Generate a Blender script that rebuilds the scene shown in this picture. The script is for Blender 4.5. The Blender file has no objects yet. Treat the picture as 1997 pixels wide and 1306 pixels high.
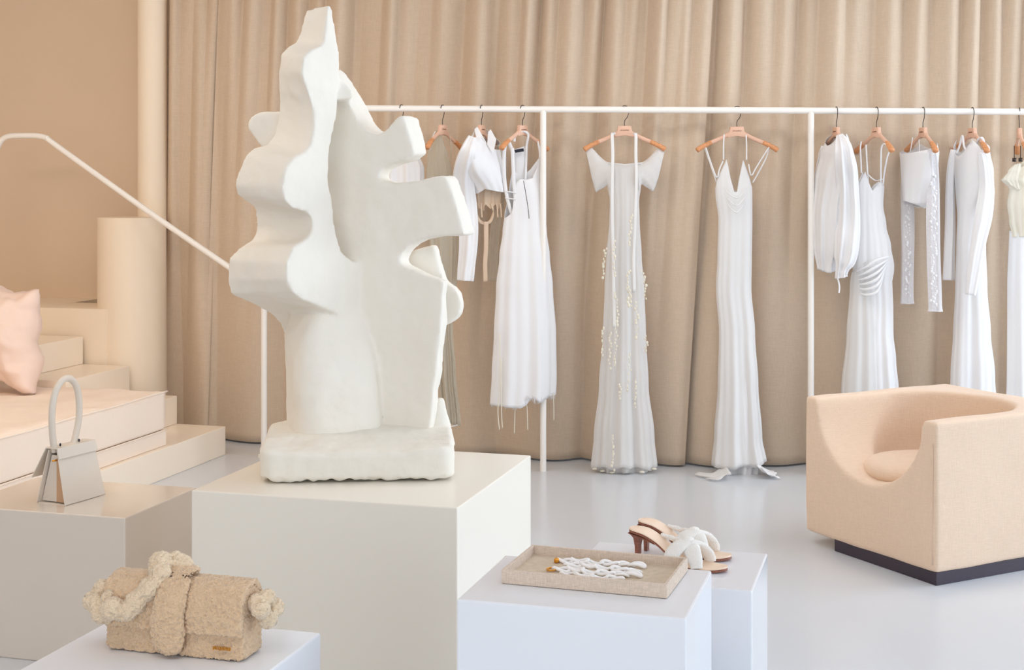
import bpy, bmesh, math, random
from mathutils import Vector, Matrix, noise
random.seed(7)
sc = bpy.context.scene
COL = sc.collection
F = 2800.0; CX = 998.5; HY = 345.0; CH = 1.62
V = Vector
PI = math.pi

# ------------------------------------------------------------------ helpers
def ray(px, py): return V(((px-CX)/F, 1.0, (HY-py)/F))
def PZ(px, py, z):                       # where the sight line meets height z
    Y = F*(CH-z)/(py-HY); return V(((px-CX)*Y/F, Y, z))
def PY(px, py, Y): return V(((px-CX)*Y/F, Y, CH+(HY-py)*Y/F))
def PP(px, py, p0, n):                   # meets a plane
    d = ray(px, py); t = n.dot(p0-V((0,0,CH)))/n.dot(d); return V((0,0,CH))+d*t
def lerp(a, b, t): return a+(b-a)*t
def interp(tab, x):
    if x <= tab[0][0]: return tab[0][1]
    for (a, va), (b, vb) in zip(tab, tab[1:]):
        if x <= b: return va+(vb-va)*(x-a)/(b-a) if b > a else vb
    return tab[-1][1]
def sinterp(tab, x):
    if x <= tab[0][0]: return tab[0][1]
    for (a, va), (b, vb) in zip(tab, tab[1:]):
        if x <= b:
            t = (x-a)/(b-a); t = t*t*(3-2*t); return va+(vb-va)*t
    return tab[-1][1]
def cinterp(tab, x):
    n = len(tab)
    if x <= tab[0][0]: return tab[0][1]
    if x >= tab[-1][0]: return tab[-1][1]
    for i in range(n-1):
        if x <= tab[i+1][0]:
            x0, y0 = tab[i]; x1, y1 = tab[i+1]; h = x1-x0
            m0 = (y1-tab[i-1][1])/(x1-tab[i-1][0]) if i else (y1-y0)/h
            m1 = (tab[i+2][1]-y0)/(tab[i+2][0]-x0) if i < n-2 else (y1-y0)/h
            t = (x-x0)/h
            return (2*t**3-3*t*t+1)*y0+(t**3-2*t*t+t)*h*m0+(-2*t**3+3*t*t)*y1+(t**3-t*t)*h*m1
def catmull(pts, k=6, closed=False):
    P = [V(p) for p in pts]; out = []; n = len(P)
    rng = range(n if closed else n-1)
    for i in rng:
        if closed: a, b, c, d = P[i-1], P[i], P[(i+1) % n], P[(i+2) % n]
        else: a, b, c, d = P[max(i-1, 0)], P[i], P[i+1], P[min(i+2, n-1)]
        for j in range(k):
            t = j/k
            out.append(0.5*((2*b)+(c-a)*t+(2*a-5*b+4*c-d)*t*t+(3*b-3*c+d-a)*t**3))
    if not closed: out.append(P[-1].copy())
    return out

def parent_to(o, p):
    if p is not None:
        o.parent = p; o.matrix_parent_inverse = Matrix.Translation(-V(p.location)) if p.type == 'EMPTY' and p.rotation_euler.z == 0 else Matrix()
def obj(name, vf, mat, parent=None, smooth=True, angle=None):
    if isinstance(vf, bmesh.types.BMesh):
        me = bpy.data.meshes.new(name); vf.normal_update(); vf.to_mesh(me); vf.free()
    elif isinstance(vf, bpy.types.Mesh): me = vf; me.name = name
    else:
        me = bpy.data.meshes.new(name); me.from_pydata([tuple(v) for v in vf[0]], [], vf[1]); me.update()
    if mat is not None:
        me.materials.clear(); me.materials.append(mat)
    for p in me.polygons: p.use_smooth = smooth
    o = bpy.data.objects.new(name, me); COL.objects.link(o)
    if smooth and angle: 
        bm = bmesh.new(); bm.from_mesh(me)
        for e in bm.edges:
            if len(e.link_faces) == 2 and e.calc_face_angle(0) > math.radians(angle): e.smooth = False
        bm.to_mesh(me); bm.free()
    if parent is not None:
        pt = parent
        o.parent = pt
        base = V((0, 0, 0)); q = pt
        if pt.type == 'EMPTY': o.matrix_parent_inverse = Matrix.Translation(-pt.location)
    return o
def tag(o, label=None, cat=None, group=None, kind=None):
    if label: o['label'] = label
    if cat: o['category'] = cat
    if group: o['group'] = group
    if kind: o['kind'] = kind
    return o
def thing(name, label, cat, loc=(0,0,0), group=None):
    o = bpy.data.objects.new(name, None); COL.objects.link(o); o.location = loc
    o.empty_display_size = .05
    return tag(o, label, cat, group)
def join(*ms):
    vs, fs = [], []
    for v, f in ms:
        k = len(vs); vs += list(v); fs += [tuple(i+k for i in q) for q in f]
    return vs, fs
def box(x0, x1, y0, y1, z0, z1):
    v = [V((x, y, z)) for z in (z0, z1) for x, y in ((x0, y0), (x1, y0), (x1, y1), (x0, y1))]
    return v, [(3,2,1,0), (4,5,6,7), (0,1,5,4), (1,2,6,5), (2,3,7,6), (3,0,4,7)]
def quadbox(c4, z0, z1):                 # four plan corners, counter-clockwise
    v = [V((c[0], c[1], z)) for z in (z0, z1) for c in c4]
    return v, [(3,2,1,0), (4,5,6,7), (0,1,5,4), (1,2,6,5), (2,3,7,6), (3,0,4,7)]
def mapped(vf, fn): return [fn(v) for v in vf[0]], vf[1]
def bevel_bm(vf, w, seg=3, cuts=0):
    bm = bmesh.new(); vs = [bm.verts.new(v) for v in vf[0]]
    for f in vf[1]: bm.faces.new([vs[i] for i in f])
    bmesh.ops.recalc_face_normals(bm, faces=bm.faces)
    bmesh.ops.bevel(bm, geom=list(bm.edges), offset=w, segments=seg, profile=.5, affect='EDGES')
    return bm
def loft(loops, closed=True, cap=True):
    n = len(loops[0]); vs = [p for l in loops for p in l]; fs = []
    for i in range(len(loops)-1):
        for j in range(n if closed else n-1):
            k = (j+1) % n
            fs.append((i*n+j, i*n+k, (i+1)*n+k, (i+1)*n+j))
    if cap:
        fs.append(tuple(range(n))[::-1]); fs.append(tuple((len(loops)-1)*n+j for j in range(n)))
    return vs, fs
def prism(fr, bk):
    n = len(fr); vs = list(fr)+list(bk)
    fs = [tuple(range(n)), tuple(range(2*n-1, n-1, -1))]
    for i in range(n):
        k = (i+1) % n; fs.append((k, i, n+i, n+k))
    return vs, fs
def tube(path, rad, n=10, flat=1.0, side=None):      # rad number or list; flat squeezes the second axis
    P = [V(p) for p in path]; m = len(P)
    R = rad if isinstance(rad, (list, tuple)) else [rad]*m
    T = [(P[min(i+1, m-1)]-P[max(i-1, 0)]).normalized() for i in range(m)]
    a = V(side).normalized() if side else (T[0].orthogonal().normalized())
    loops = []
    for i in range(m):
        a = (V(side) if side else a); a = (a-T[i]*a.dot(T[i]))
        if a.length < 1e-6: a = T[i].orthogonal()
        a.normalize(); b = T[i].cross(a)
        loops.append([P[i]+a*math.cos(2*PI*j/n)*R[i]+b*math.sin(2*PI*j/n)*R[i]*flat for j in range(n)])
    return loft(loops)
def ball(c, r, n=12, m=8, sc3=(1,1,1)):
    vs, fs = [V(c)+V((0,0,-r*sc3[2]))], []
    for i in range(1, m):
        th = PI*i/m
        for j in range(n):
            ph = 2*PI*j/n; vs.append(V(c)+V((r*sc3[0]*math.sin(th)*math.cos(ph), r*sc3[1]*math.sin(th)*math.sin(ph), -r*sc3[2]*math.cos(th))))
    vs.append(V(c)+V((0,0,r*sc3[2]))); top = len(vs)-1
    for j in range(n):
        k = (j+1) % n; fs.append((0, 1+k, 1+j)); fs.append((top, top-n+j, top-n+k))
        for i in range(m-2): fs.append((1+i*n+j, 1+i*n+k, 1+(i+1)*n+k, 1+(i+1)*n+j))
    return vs, fs
def cyl(cx, cy, z0, z1, r, n=32): 
    return loft([[V((cx+r*math.cos(2*PI*j/n), cy+r*math.sin(2*PI*j/n), z)) for j in range(n)] for z in (z0, z1)])
def fixnorm(o):
    bm = bmesh.new(); bm.from_mesh(o.data); bmesh.ops.recalc_face_normals(bm, faces=bm.faces); bm.to_mesh(o.data); bm.free()
def bake(o):                              # replace the mesh by its evaluated result
    dg = bpy.context.evaluated_depsgraph_get(); dg.update()
    me = bpy.data.meshes.new_from_object(o.evaluated_get(dg), depsgraph=dg)
    mats = [m for m in o.data.materials]; o.modifiers.clear(); o.data = me
    me.materials.clear()
    for m in mats: me.materials.append(m)
    for p in me.polygons: p.use_smooth = True
def blend_shape(o, voxel, smooth=6, factor=.5):
    fixnorm(o)
    r = o.modifiers.new('r', 'REMESH'); r.mode = 'VOXEL'; r.voxel_size = voxel
    if smooth:
        s = o.modifiers.new('s', 'SMOOTH'); s.factor = factor; s.iterations = smooth
    bake(o)
def roughen(o, amp, size, seed=0, oct=2, billow=False):
    for p in [o.data]:
        ns = [v.normal.copy() for v in p.vertices]
        off = V((seed*3.1, seed*1.7, seed*2.3))
        for v, nn in zip(p.vertices, ns):
            c = v.co/size+off; a = 0; w = 1
            for k in range(oct):
                q = noise.noise(c*(2**k)); a += w*((.35-abs(q)*1.6) if billow else q); w *= .5
            v.co += nn*a*amp
        p.update()

# ------------------------------------------------------------------ materials
def mat(name, col, rough=.5, bump=None, var=None, metal=0, sheen=0, spec=.5, coat=0, trans=0, alpha=1, weave=None, transl=0):
    m = bpy.data.materials.new(name); m.use_nodes = True
    nt = m.node_tree; N = nt.nodes; L = nt.links; N.clear()
    out = N.new('ShaderNodeOutputMaterial'); b = N.new('ShaderNodeBsdfPrincipled')
    b.inputs['Base Color'].default_value = (*col, 1); b.inputs['Roughness'].default_value = rough
    b.inputs['Metallic'].default_value = metal; b.inputs['Specular IOR Level'].default_value = spec
    b.inputs['Coat Weight'].default_value = coat; b.inputs['Coat Roughness'].default_value = .08
    b.inputs['Sheen Weight'].default_value = sheen
    tc = N.new('ShaderNodeTexCoord')
    if var:
        sca, amt = var
        n = N.new('ShaderNodeTexNoise'); n.inputs['Scale'].default_value = sca; n.inputs['Detail'].default_value = 4
        L.new(tc.outputs['Object'], n.inputs['Vector'])
        r = N.new('ShaderNodeMapRange'); r.inputs['To Min'].default_value = 1-amt; r.inputs['To Max'].default_value = 1+amt
        L.new(n.outputs['Fac'], r.inputs['Value'])
        mx = N.new('ShaderNodeVectorMath'); mx.operation = 'SCALE'; mx.inputs[0].default_value = col
        L.new(r.outputs[0], mx.inputs['Scale']); L.new(mx.outputs[0], b.inputs['Base Color'])
    h = None
    if bump:
        sca, strg, dist = bump
        n = N.new('ShaderNodeTexNoise'); n.inputs['Scale'].default_value = sca; n.inputs['Detail'].default_value = 5
        L.new(tc.outputs['Object'], n.inputs['Vector'])
        bp = N.new('ShaderNodeBump'); bp.inputs['Strength'].default_value = strg; bp.inputs['Distance'].default_value = dist
        L.new(n.outputs['Fac'], bp.inputs['Height']); L.new(bp.outputs[0], b.inputs['Normal'])
    if weave:                           # slubby linen: stretched noise in two directions
        sa, dark, st = weave
        fs = []
        for s3 in ((sa, sa, sa*.08), (sa*.08, sa*.08, sa)):
            mp = N.new('ShaderNodeMapping'); mp.inputs['Scale'].default_value = s3
            L.new(tc.outputs['Object'], mp.inputs['Vector'])
            n = N.new('ShaderNodeTexNoise'); n.inputs['Scale'].default_value = 1; n.inputs['Detail'].default_value = 3
            L.new(mp.outputs[0], n.inputs['Vector']); fs.append(n)
        ad = N.new('ShaderNodeMath'); ad.operation = 'ADD'; L.new(fs[0].outputs['Fac'], ad.inputs[0]); L.new(fs[1].outputs['Fac'], ad.inputs[1])
        r = N.new('ShaderNodeMapRange'); r.inputs['From Min'].default_value = .7; r.inputs['From Max'].default_value = 1.3
        r.inputs['To Min'].default_value = 1-dark; r.inputs['To Max'].default_value = 1+dark*.6
        L.new(ad.outputs[0], r.inputs['Value'])
        mx = N.new('ShaderNodeVectorMath'); mx.operation = 'SCALE'; mx.inputs[0].default_value = col
        L.new(r.outputs[0], mx.inputs['Scale']); L.new(mx.outputs[0], b.inputs['Base Color'])
        bp = N.new('ShaderNodeBump'); bp.inputs['Strength'].default_value = st; bp.inputs['Distance'].default_value = .002
        L.new(ad.outputs[0], bp.inputs['Height']); L.new(bp.outputs[0], b.inputs['Normal'])
    s = b.outputs[0]
    if transl:
        t = N.new('ShaderNodeBsdfTranslucent'); t.inputs['Color'].default_value = (*col, 1)
        mm = N.new('ShaderNodeMixShader'); mm.inputs[0].default_value = transl
        L.new(s, mm.inputs[1]); L.new(t.outputs[0], mm.inputs[2]); s = mm.outputs[0]
    if alpha < 1:
        t = N.new('ShaderNodeBsdfTransparent'); mm = N.new('ShaderNodeMixShader'); mm.inputs[0].default_value = alpha
        L.new(t.outputs[0], mm.inputs[1]); L.new(s, mm.inputs[2]); s = mm.outputs[0]
    L.new(s, out.inputs['Surface'])
    return m
def srgb(r, g, b):
    f = lambda c: (c/255/12.92) if c/255 <= .04045 else ((c/255+.055)/1.055)**2.4
    return (f(r), f(g), f(b))
M = dict(
 floor=mat('polished_floor', srgb(214,218,224), .22, var=(1.2,.02), bump=(3,.03,.01)),
 plaster=mat('warm_plaster', srgb(228,205,180), .8, bump=(6,.15,.01), var=(1.5,.04)),
 lowwall=mat('cream_plaster', srgb(247,231,209), .6, bump=(8,.08,.01), var=(1.5,.02)),
 ceil=mat('ceiling_paint', srgb(240,240,242), .9),
 white=mat('white_wall', srgb(240,240,242), .85),
 stair=mat('lacquered_plaster_step', srgb(250,235,216), .3, var=(2,.02)),
 curtain=mat('curtain_cotton', srgb(227,206,183), .95, weave=(260,.07,.35), sheen=.1, spec=.1, transl=.12),
 rail=mat('white_powder_coat', srgb(250,246,240), .35),
 plinth=mat('cream_lacquer', srgb(246,240,228), .28, var=(1,.01)),
 plintht=mat('reflection_tint_lacquer', srgb(226,215,203), .09, coat=.4),  # brownish reflection of stairs and wall painted into the lacquer colour
 plinthw=mat('white_lacquer', srgb(236,238,243), .12, var=(1,.008)),
 sculpt=mat('sculpture_plaster', srgb(240,234,223), .75, bump=(22,.22,.012), var=(5,.03)),
 sculptb=mat('rough_plaster', srgb(238,233,222), .9, bump=(30,.3,.008), var=(12,.05)),
 chair=mat('cream_wool', srgb(236,209,184), .95, weave=(330,.06,.4), sheen=.3, spec=.15),
 dark=mat('black_lacquer', srgb(52,42,56), .35),
 bed=mat('blush_cotton', srgb(247,228,210), .85, bump=(7,.35,.03), var=(3,.03), sheen=.1),
 pillow=mat('pink_silk', srgb(238,210,194), .55, bump=(7,.3,.02), var=(3,.03), sheen=.2),
 cloth=mat('white_cotton', srgb(250,249,250), .85, bump=(14,.15,.01), transl=.12),
 satin=mat('white_satin', srgb(250,249,248), .38, bump=(9,.12,.01), transl=.25),
 sheer=mat('white_chiffon', srgb(250,248,246), .8, alpha=.74, transl=.3),
 sheerb=mat('beige_tulle', srgb(226,219,204), .85, alpha=.5, transl=.3),
 lace=mat('white_lace', srgb(250,248,250), .8, bump=(70,.9,.01), alpha=.86, transl=.3),
 cream=mat('cream_silk', srgb(250,244,228), .6, bump=(12,.25,.01), transl=.2),
 creamt=mat('nude_ribbon', srgb(238,214,188), .7, transl=.2),
 hang=mat('nude_leather', srgb(232,188,162), .55),
 hangw=mat('orange_wood', srgb(222,154,104), .45, weave=(120,.2,.1)),
 hook=mat('dark_steel', srgb(70,60,56), .3, metal=.8),
 print=mat('brown_print', srgb(120,70,50), .6),
 blacktag=mat('black_label', srgb(28,28,44), .6),
 gold=mat('gold', srgb(226,160,66), .28, metal=.9),
 goldtxt=mat('gold_letter', srgb(214,150,40), .35, metal=.5),
 fleece=mat('shearling', srgb(240,205,166), .95, bump=(330,1,.005), sheen=.5, spec=.1, var=(60,.05)),
 fleece_lit=mat('shearling_lit', srgb(250,224,190), .95, bump=(330,1,.005), sheen=.5, spec=.1, var=(60,.05)),  # same shearling, paler: light on strap and knot put into the colour
 purse=mat('taupe_leather', srgb(226,215,202), .42, bump=(300,.1,.001), var=(30,.02)),
 pursei=mat('tan_lining', srgb(200,160,126), .7),
 linen=mat('tray_linen', srgb(222,203,186), .95, weave=(900,.2,.4)),
 linenl=mat('tray_base_linen', srgb(216,198,174), .95, weave=(800,.14,.4)),
 enamel=mat('white_enamel', srgb(250,247,246), .25, coat=.5),
 insole=mat('blush_leather', srgb(250,222,196), .5),
 outsole=mat('brown_stacked_leather', srgb(150,92,72), .5, weave=(500,.3,.1)),
 fluff=mat('white_terry', srgb(250,246,240), .9, bump=(260,.7,.004), sheen=.3),
 frame=mat('window_frame', srgb(240,238,234), .5),
)
gm = bpy.data.materials.new('window_glass'); gm.use_nodes = True
nt = gm.node_tree; nt.nodes.clear(); o_ = nt.nodes.new('ShaderNodeOutputMaterial'); mx_ = nt.nodes.new('ShaderNodeMixShader')
fr_ = nt.nodes.new('ShaderNodeFresnel'); fr_.inputs[0].default_value = 1.45
t_ = nt.nodes.new('ShaderNodeBsdfTransparent'); g_ = nt.nodes.new('ShaderNodeBsdfGlossy'); g_.inputs['Roughness'].default_value = .02
nt.links.new(fr_.outputs[0], mx_.inputs[0]); nt.links.new(t_.outputs[0], mx_.inputs[1]); nt.links.new(g_.outputs[0], mx_.inputs[2]); nt.links.new(mx_.outputs[0], o_.inputs[0])
M['glass'] = gm

# ------------------------------------------------------------------ camera
cam = bpy.data.objects.new('camera', bpy.data.cameras.new('camera')); COL.objects.link(cam)
cam.location = (0, 0, CH); cam.rotation_euler = (PI/2, 0, 0)
cam.data.sensor_width = 36; cam.data.lens = F/1997*36; cam.data.shift_y = -(653-HY)/1997
cam.data.shift_x = 0; cam.data.clip_end = 60
sc.camera = cam

E1 = V((.2735, .9619, 0)); E2 = V((.9619, -.2735, 0))    # the two axes the plinths, steps and walls share
CEIL = 3.25
def struct(name, vf, m, smooth=False, **k):
    o = obj(name, vf, m, smooth=smooth, **k); o['kind'] = 'structure'; return o
XL, XR, YF, YB = -5.2, 5.6, -2.6, 11.2
struct('floor', box(XL, XR, YF, YB, -.12, 0), M['floor'])
struct('ceiling', box(XL, XR, YF, YB, CEIL, CEIL+.12), M['ceil'])
struct('wall_back', box(XL, XR, YB, YB+.15, 0, CEIL), M['white'])
struct('wall_left', box(XL-.15, XL, YF, YB, 0, CEIL), M['plaster'])
# right wall: piers and three tall windows
WIN = [(-1.4, .9), (1.5, 4.3), (4.9, 8.0)]
zs0, zs1 = .12, 3.0
pw = [box(XR, XR+.25, YF, YB, 0, zs0), box(XR, XR+.25, YF, YB, zs1, CEIL)]
ys = [YF]+[y for w in WIN for y in w]+[YB]
for a, b in zip(ys[::2], ys[1::2]): pw.append(box(XR, XR+.25, a, b, zs0, zs1))
struct('wall_right', join(*pw), M['white'])
fp = [box(XL, XR, YF-.25, YF, 0, .12), box(XL, XR, YF-.25, YF, 3.0, CEIL)]
FW = [(-3.6, -.4), (.4, 4.6)]
xs = [XL]+[x for w in FW for x in w]+[XR]
for a, b in zip(xs[::2], xs[1::2]): fp.append(box(a, b, YF-.25, YF, .12, 3.0))
struct('wall_front', join(*fp), M['white'])
k = 0
for (a, b) in WIN:
    k += 1
    parts = [box(XR+.08, XR+.14, a, a+.05, zs0, zs1), box(XR+.08, XR+.14, b-.05, b, zs0, zs1),
             box(XR+.08, XR+.14, a, b, zs0, zs0+.05), box(XR+.08, XR+.14, a, b, zs1-.05, zs1),
             box(XR+.09, XR+.13, (a+b)/2-.02, (a+b)/2+.02, zs0, zs1)]
    w = struct('window_%d' % k, join(*parts), M['frame'])
    obj('window_pane', box(XR+.105, XR+.112, a+.04, b-.04, zs0+.04, zs1-.04), M['glass'], w, smooth=False)
for (a, b) in FW:
    k += 1
    parts = [box(a, a+.05, YF-.16, YF-.1, .12, 3), box(b-.05, b, YF-.16, YF-.1, .12, 3),
             box(a, b, YF-.16, YF-.1, .12, .17), box(a, b, YF-.16, YF-.1, 2.95, 3), box((a+b)/2-.02, (a+b)/2+.02, YF-.15, YF-.11, .12, 3)]
    w = struct('window_%d' % k, join(*parts), M['frame'])
    obj('window_pane', box(a+.04, b-.04, YF-.134, YF-.127, .16, 2.96), M['glass'], w, smooth=False)

X_ = lambda px, Y: (px-CX)*Y/F
# ------------------------------------------------------------------ stairs, landing, curved walls on the left
S0 = PZ(440, 886, 0)                                     # back right corner of the flight, on the floor
def SP(a, b, z): return V((S0.x, S0.y, 0))-E2*a-E1*b+V((0, 0, z))   # a: up the flight, b: towards the camera
RH, TD = .165, .315
def sbox(a0, a1, b0, b1, z0, z1): return quadbox([SP(a1, b1, 0), SP(a0, b1, 0), SP(a0, b0, 0), SP(a1, b0, 0)], z0, z1)
stairs = thing('staircase', 'cream plaster staircase of five glossy steps rising left behind the daybed', 'stairs', SP(0, 0, 0))
for i in range(5):
    b1 = 2.45 if i == 0 else .66
    a1 = 2.6 if i == 0 else TD*5+1.6
    bm = bevel_bm(sbox(i*TD, a1, 0, b1, RH*i+(0 if i == 0 else .0005), RH*(i+1)), .004, 2)
    obj('step', bm, M['stair'], stairs, smooth=False)
# landing behind, its fascia, the low round ended wall and the tall round cornered wall
struct('floor_landing', sbox(TD*4, TD*4+2.6, -1.1, 0, 0, RH*5), M['lowwall'])
low = struct('wall_partition', join(
    loft([[V((0,0,0))+SP(.755, -.235, 0)+V((.205*math.cos(2*PI*j/48), .205*math.sin(2*PI*j/48), z)) for j in range(48)] for z in (0, 1.373)]),
    quadbox([SP(1.26,-.03,0), SP(.80,-.03,0), SP(.80,-.40,0), SP(1.26,-.40,0)], 0, RH*5-.001)), M['lowwall'], smooth=True, angle=40)
q0 = V((-3.2, 9.53, 0))
tt = (-.2411*q0.y-q0.x)/(E2.x+.2411*E2.y); qe = q0+E2*tt     # right end of the tall wall
R_ = .19; c0 = qe-E2*R_+E1*R_
arc = [c0-E1*R_*math.cos(t)+E2*R_*math.sin(t) for t in [PI/2*i/14 for i in range(15)]]
outl = [q0-E2*2.4]+arc+[c0+E2*R_+E1*.5, q0-E2*2.4+E1*.7]
struct('wall_tall_partition', loft([[p+V((0,0,z)) for p in outl] for z in (0, CEIL)]), M['plaster'], smooth=True, angle=30)

pc_ = V((X_(325, 8.98)-.09, 8.98, 0))
struct('trim_1', loft([[pc_+V((.09*math.cos(2*PI*j/40), .09*math.sin(2*PI*j/40), z)) for j in range(40)] for z in (0, CEIL)]), M['lowwall'], smooth=True, angle=40)
# handrail
hp = lambda t: V((-1.436, 8.32, 0))-E2*t
def atpx(px):
    t = ((px-CX)/F*8.32+1.436)/(-.9619-(px-CX)/F*.2735); return t
hr = []
for px, py in ((515, 893), (515, 640), (515, 585), (512, 571), (503, 561), (470, 537), (300, 420), (110, 284), (92, 270), (72, 265), (45, 264.5), (20, 265.5), (6, 271), (-3, 284), (-8, 304), (-9, 340), (-9, 598)):
    t = atpx(px); p = hp(t); hr.append(V((p.x, p.y, CH+(HY-py)*p.y/F)))
hr[0].z = .0; 
rr = thing('handrail', 'thin white tubular handrail running down the stairs and bending to the floor', 'handrail', (hr[0].x, hr[0].y, 0))
pth = catmull(hr, 8)
obj('rail_tube', tube(pth, .0175, 14), M['rail'], rr)
obj('floor_flange', cyl(hr[0].x, hr[0].y, 0, .012, .035), M['rail'], rr, angle=40)

# ------------------------------------------------------------------ curtain in three panels
def cy(X): 
    return 8.10+.287*(0.5*((1.0-X)+math.sqrt((1.0-X)**2+.05)))
def pleats(seed, w0, w1):
    r = random.Random(seed); xs = [0]
    while xs[-1] < 9: xs.append(xs[-1]+r.uniform(w0, w1))
    am = [r.uniform(.45, 1) for _ in xs]
    sk = [r.uniform(.35, .65) for _ in xs]
    def f(x):
        for i in range(len(xs)-1):
            if xs[i] <= x < xs[i+1]:
                t = (x-xs[i])/(xs[i+1]-xs[i]); t = t/sk[i]*.5 if t < sk[i] else .5+(t-sk[i])/(1-sk[i])*.5
                return am[i]*math.sin(PI*t)**1.3
        return 0
    return f
def panel(name, label, top, bot, zt, zb, seed, front, fl, right_curl=0, left_curl=0):
    pt, pb, pm = pleats(seed, .10, .2), pleats(seed+5, .3, .62), pleats(seed+9, .17, .36)
    nu, nv = 420, 60; L = []
    for i in range(nv+1):
        v = i/nv; z = zt+(zb-zt)*v; row = []
        x0, x1 = lerp(top[0], bot[0], v**fl), lerp(top[1], bot[1], v**fl)
        for j in range(nu+1):
            u = j/nu; x = lerp(x0, x1, u)
            xx = lerp(top[0], top[1], u)+3
            wtop = max(0, 1-v*1.35)**1.1; wm = math.sin(PI*min(1, v*1.1+.05))**1
            wb = min(1, v*1.3)
            d = .12*pt(xx)*wtop+.11*pm(xx+.04*v)*wm*(1-.45*v)+.13*pb(xx+.1*(1-v))*wb
            d += .012*math.sin(xx*23+seed)*(1-v)
            y = cy(x)-d-front
            if right_curl: y -= right_curl*math.exp(-((1-u)/.012)**2)*-1
            row.append(V((x, y, z)))
        L.append(row)
    o = obj(name, loft(L, closed=False, cap=False), M['curtain'])
    sd = o.modifiers.new('t', 'SOLIDIFY'); sd.thickness = .004
    tag(o, label, 'curtain', 'floor length curtain panels')
    return o
X_at = lambda px, Y: (px-CX)*Y/F
panel('curtain', 'narrow beige curtain panel at the far left beside the tall pale wall', (X_at(318, 8.95), X_at(432, 8.8)), (X_at(318, 8.95), X_at(402, 8.8)), CEIL-.01, .012, 3, -.02, 1)
panel('curtain', 'widest beige curtain panel, behind the sculpture and the gown with petals', (X_at(424, 8.7), X_at(1403, 8.0)), (X_at(384, 8.7), X_at(1337, 8.0)), CEIL-.01, .012, 11, .045, 1, right_curl=.02)
panel('curtain', 'greyer beige curtain panel on the right, behind slip dress and armchair', (X_at(1385, 8.0), 4.6), (X_at(1322, 8.0), 4.6), CEIL-.01, .012, 23, .01, 1)

# ------------------------------------------------------------------ plinths
def plinth(label, c, z, m, bev=.004):
    o = obj('display_plinth', bevel_bm(quadbox(c, 0, z), bev, 2), m, smooth=False)
    for p in o.data.polygons: p.use_smooth = False
    return tag(o, label, 'plinth', 'lacquered display plinths')
def rect(fr, w, d):                      # front right corner, width along -E2, depth along E1
    fr = V((fr.x, fr.y, 0)); return [fr-E2*w, fr, fr+E1*d, fr-E2*w+E1*d]
HM, HL, HB, HT, HS = .63, .50, .69, .77, .67
a = PZ(892, 990, HM); b = PZ(370, 957, HM); c_ = PZ(1027, 887, HM)
plinth('large cream plinth under the white plaster sculpture', rect(a, (a-b).length, (c_-a).length), HM, M['plinth'])
a = PZ(244, 1010, HL); c_ = PZ(377, 950, HL)
plinth('low glossy plinth tinted with a taupe reflection carrying the grey top handle purse', rect(a, .66, (c_-a).length), HL, M['plintht'])
a = PZ(626, 1233, HB)
plinth('white glossy plinth under the fluffy shearling bag', rect(a-E1*.5, .46, .5), HB, M['plinthw'])
a = PZ(1338, 1206, HT); b = PZ(899, 1161, HT); c_ = PZ(1389, 1112, HT)
plinth('white glossy plinth under the linen tray', rect(a, (a-b).length, (c_-a).length), HT, M['plinthw'])
a = PZ(1467, 1152, HS); c_ = PZ(1500, 1079, HS); b = PZ(1177, 1049, HS)
plinth('white glossy plinth under the heeled mules', rect(a, .435, (c_-a).length), HS, M['plinthw'])

# ------------------------------------------------------------------ sculpture
nA = V((.8, -.6, 0)); pA = PY(640, 400, 4.90)
nB = V((-.35, -.937, 0)); pB = PY(842, 600, 4.93)
pairs = [((640,6),(601,9)),((637,30),(592,32)),((634,65),(586,64)),((631,86),(579,83)),((611,96),(562,91)),((592,111),(547,106)),
 ((588,142),(541,142)),((600,180),(544,184)),((611,214),(542,228)),((613,249),(535,259)),((607,283),(520,283)),((594,299),(492,290)),
 ((573,307),(477,303)),((558,329),(466,332)),((551,364),(457,362)),((556,392),(460,380)),((573,408),(480,394)),((598,413),(496,408)),
 ((610,426),(498,428)),((610,452),(498,448)),((600,466),(490,469)),((573,481),(464,483)),((559,512),(444,506)),((559,545),(443,545)),
 ((571,569),(450,572)),((591,585),(490,590)),((639,603),(525,609)),((679,622),(545,630)),((700,660),(560,660)),((722,660),(600,660))]
tA = lambda y: lerp(.12, .31, min(1, max(0, (y-10)/520)))
fA = [PP(p[0], p[1], pA, nA) for p, _ in pairs]
bA = [PP(q[0], q[1], pA-nA*tA(p[1]), nA) for p, q in pairs]
for px, py in ((718,560),(715,514),(690,508),(667,488),(652,430),(642,350),(643,290),(655,230),(663,165),(664,130),(659,90),(653,40),(648,13)):
    f = PP(px, py, pA, nA); fA.append(f); bA.append(f-nA*tA(py))
def rise(L): 
    P = []
    return P
parts = [prism(fA, bA)]
tB = lambda y: interp([(0,.135),(260,.13),(340,.10),(460,.10),(545,.058),(900,.058)], y)
polB = [(632,128),(648,148),(664,172),(682,200),(697,234),(712,254),(735,262),(755,250),(778,226),(786,226),(798,262),(808,300),(790,311),(765,319),(745,330),(737,342),(742,351),
 (765,356),(803,354),(841,345),(864,343),(874,352),(891,402),(907,460),(860,460),(822,465),(799,477),(782,495),(778,508),(784,518),(798,526),
 (830,537),(866,548),(862,600),(855,680),(846,760),(838,840),(835,885),(720,885),(680,640),(640,600),(630,400),(625,200)]
fB = [PP(x, y, pB, nB) for x, y in polB]
bB = [p-nB*tB(y) for p, (x, y) in zip(fB, polB)]
parts.append(prism(fB, bB))
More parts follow.
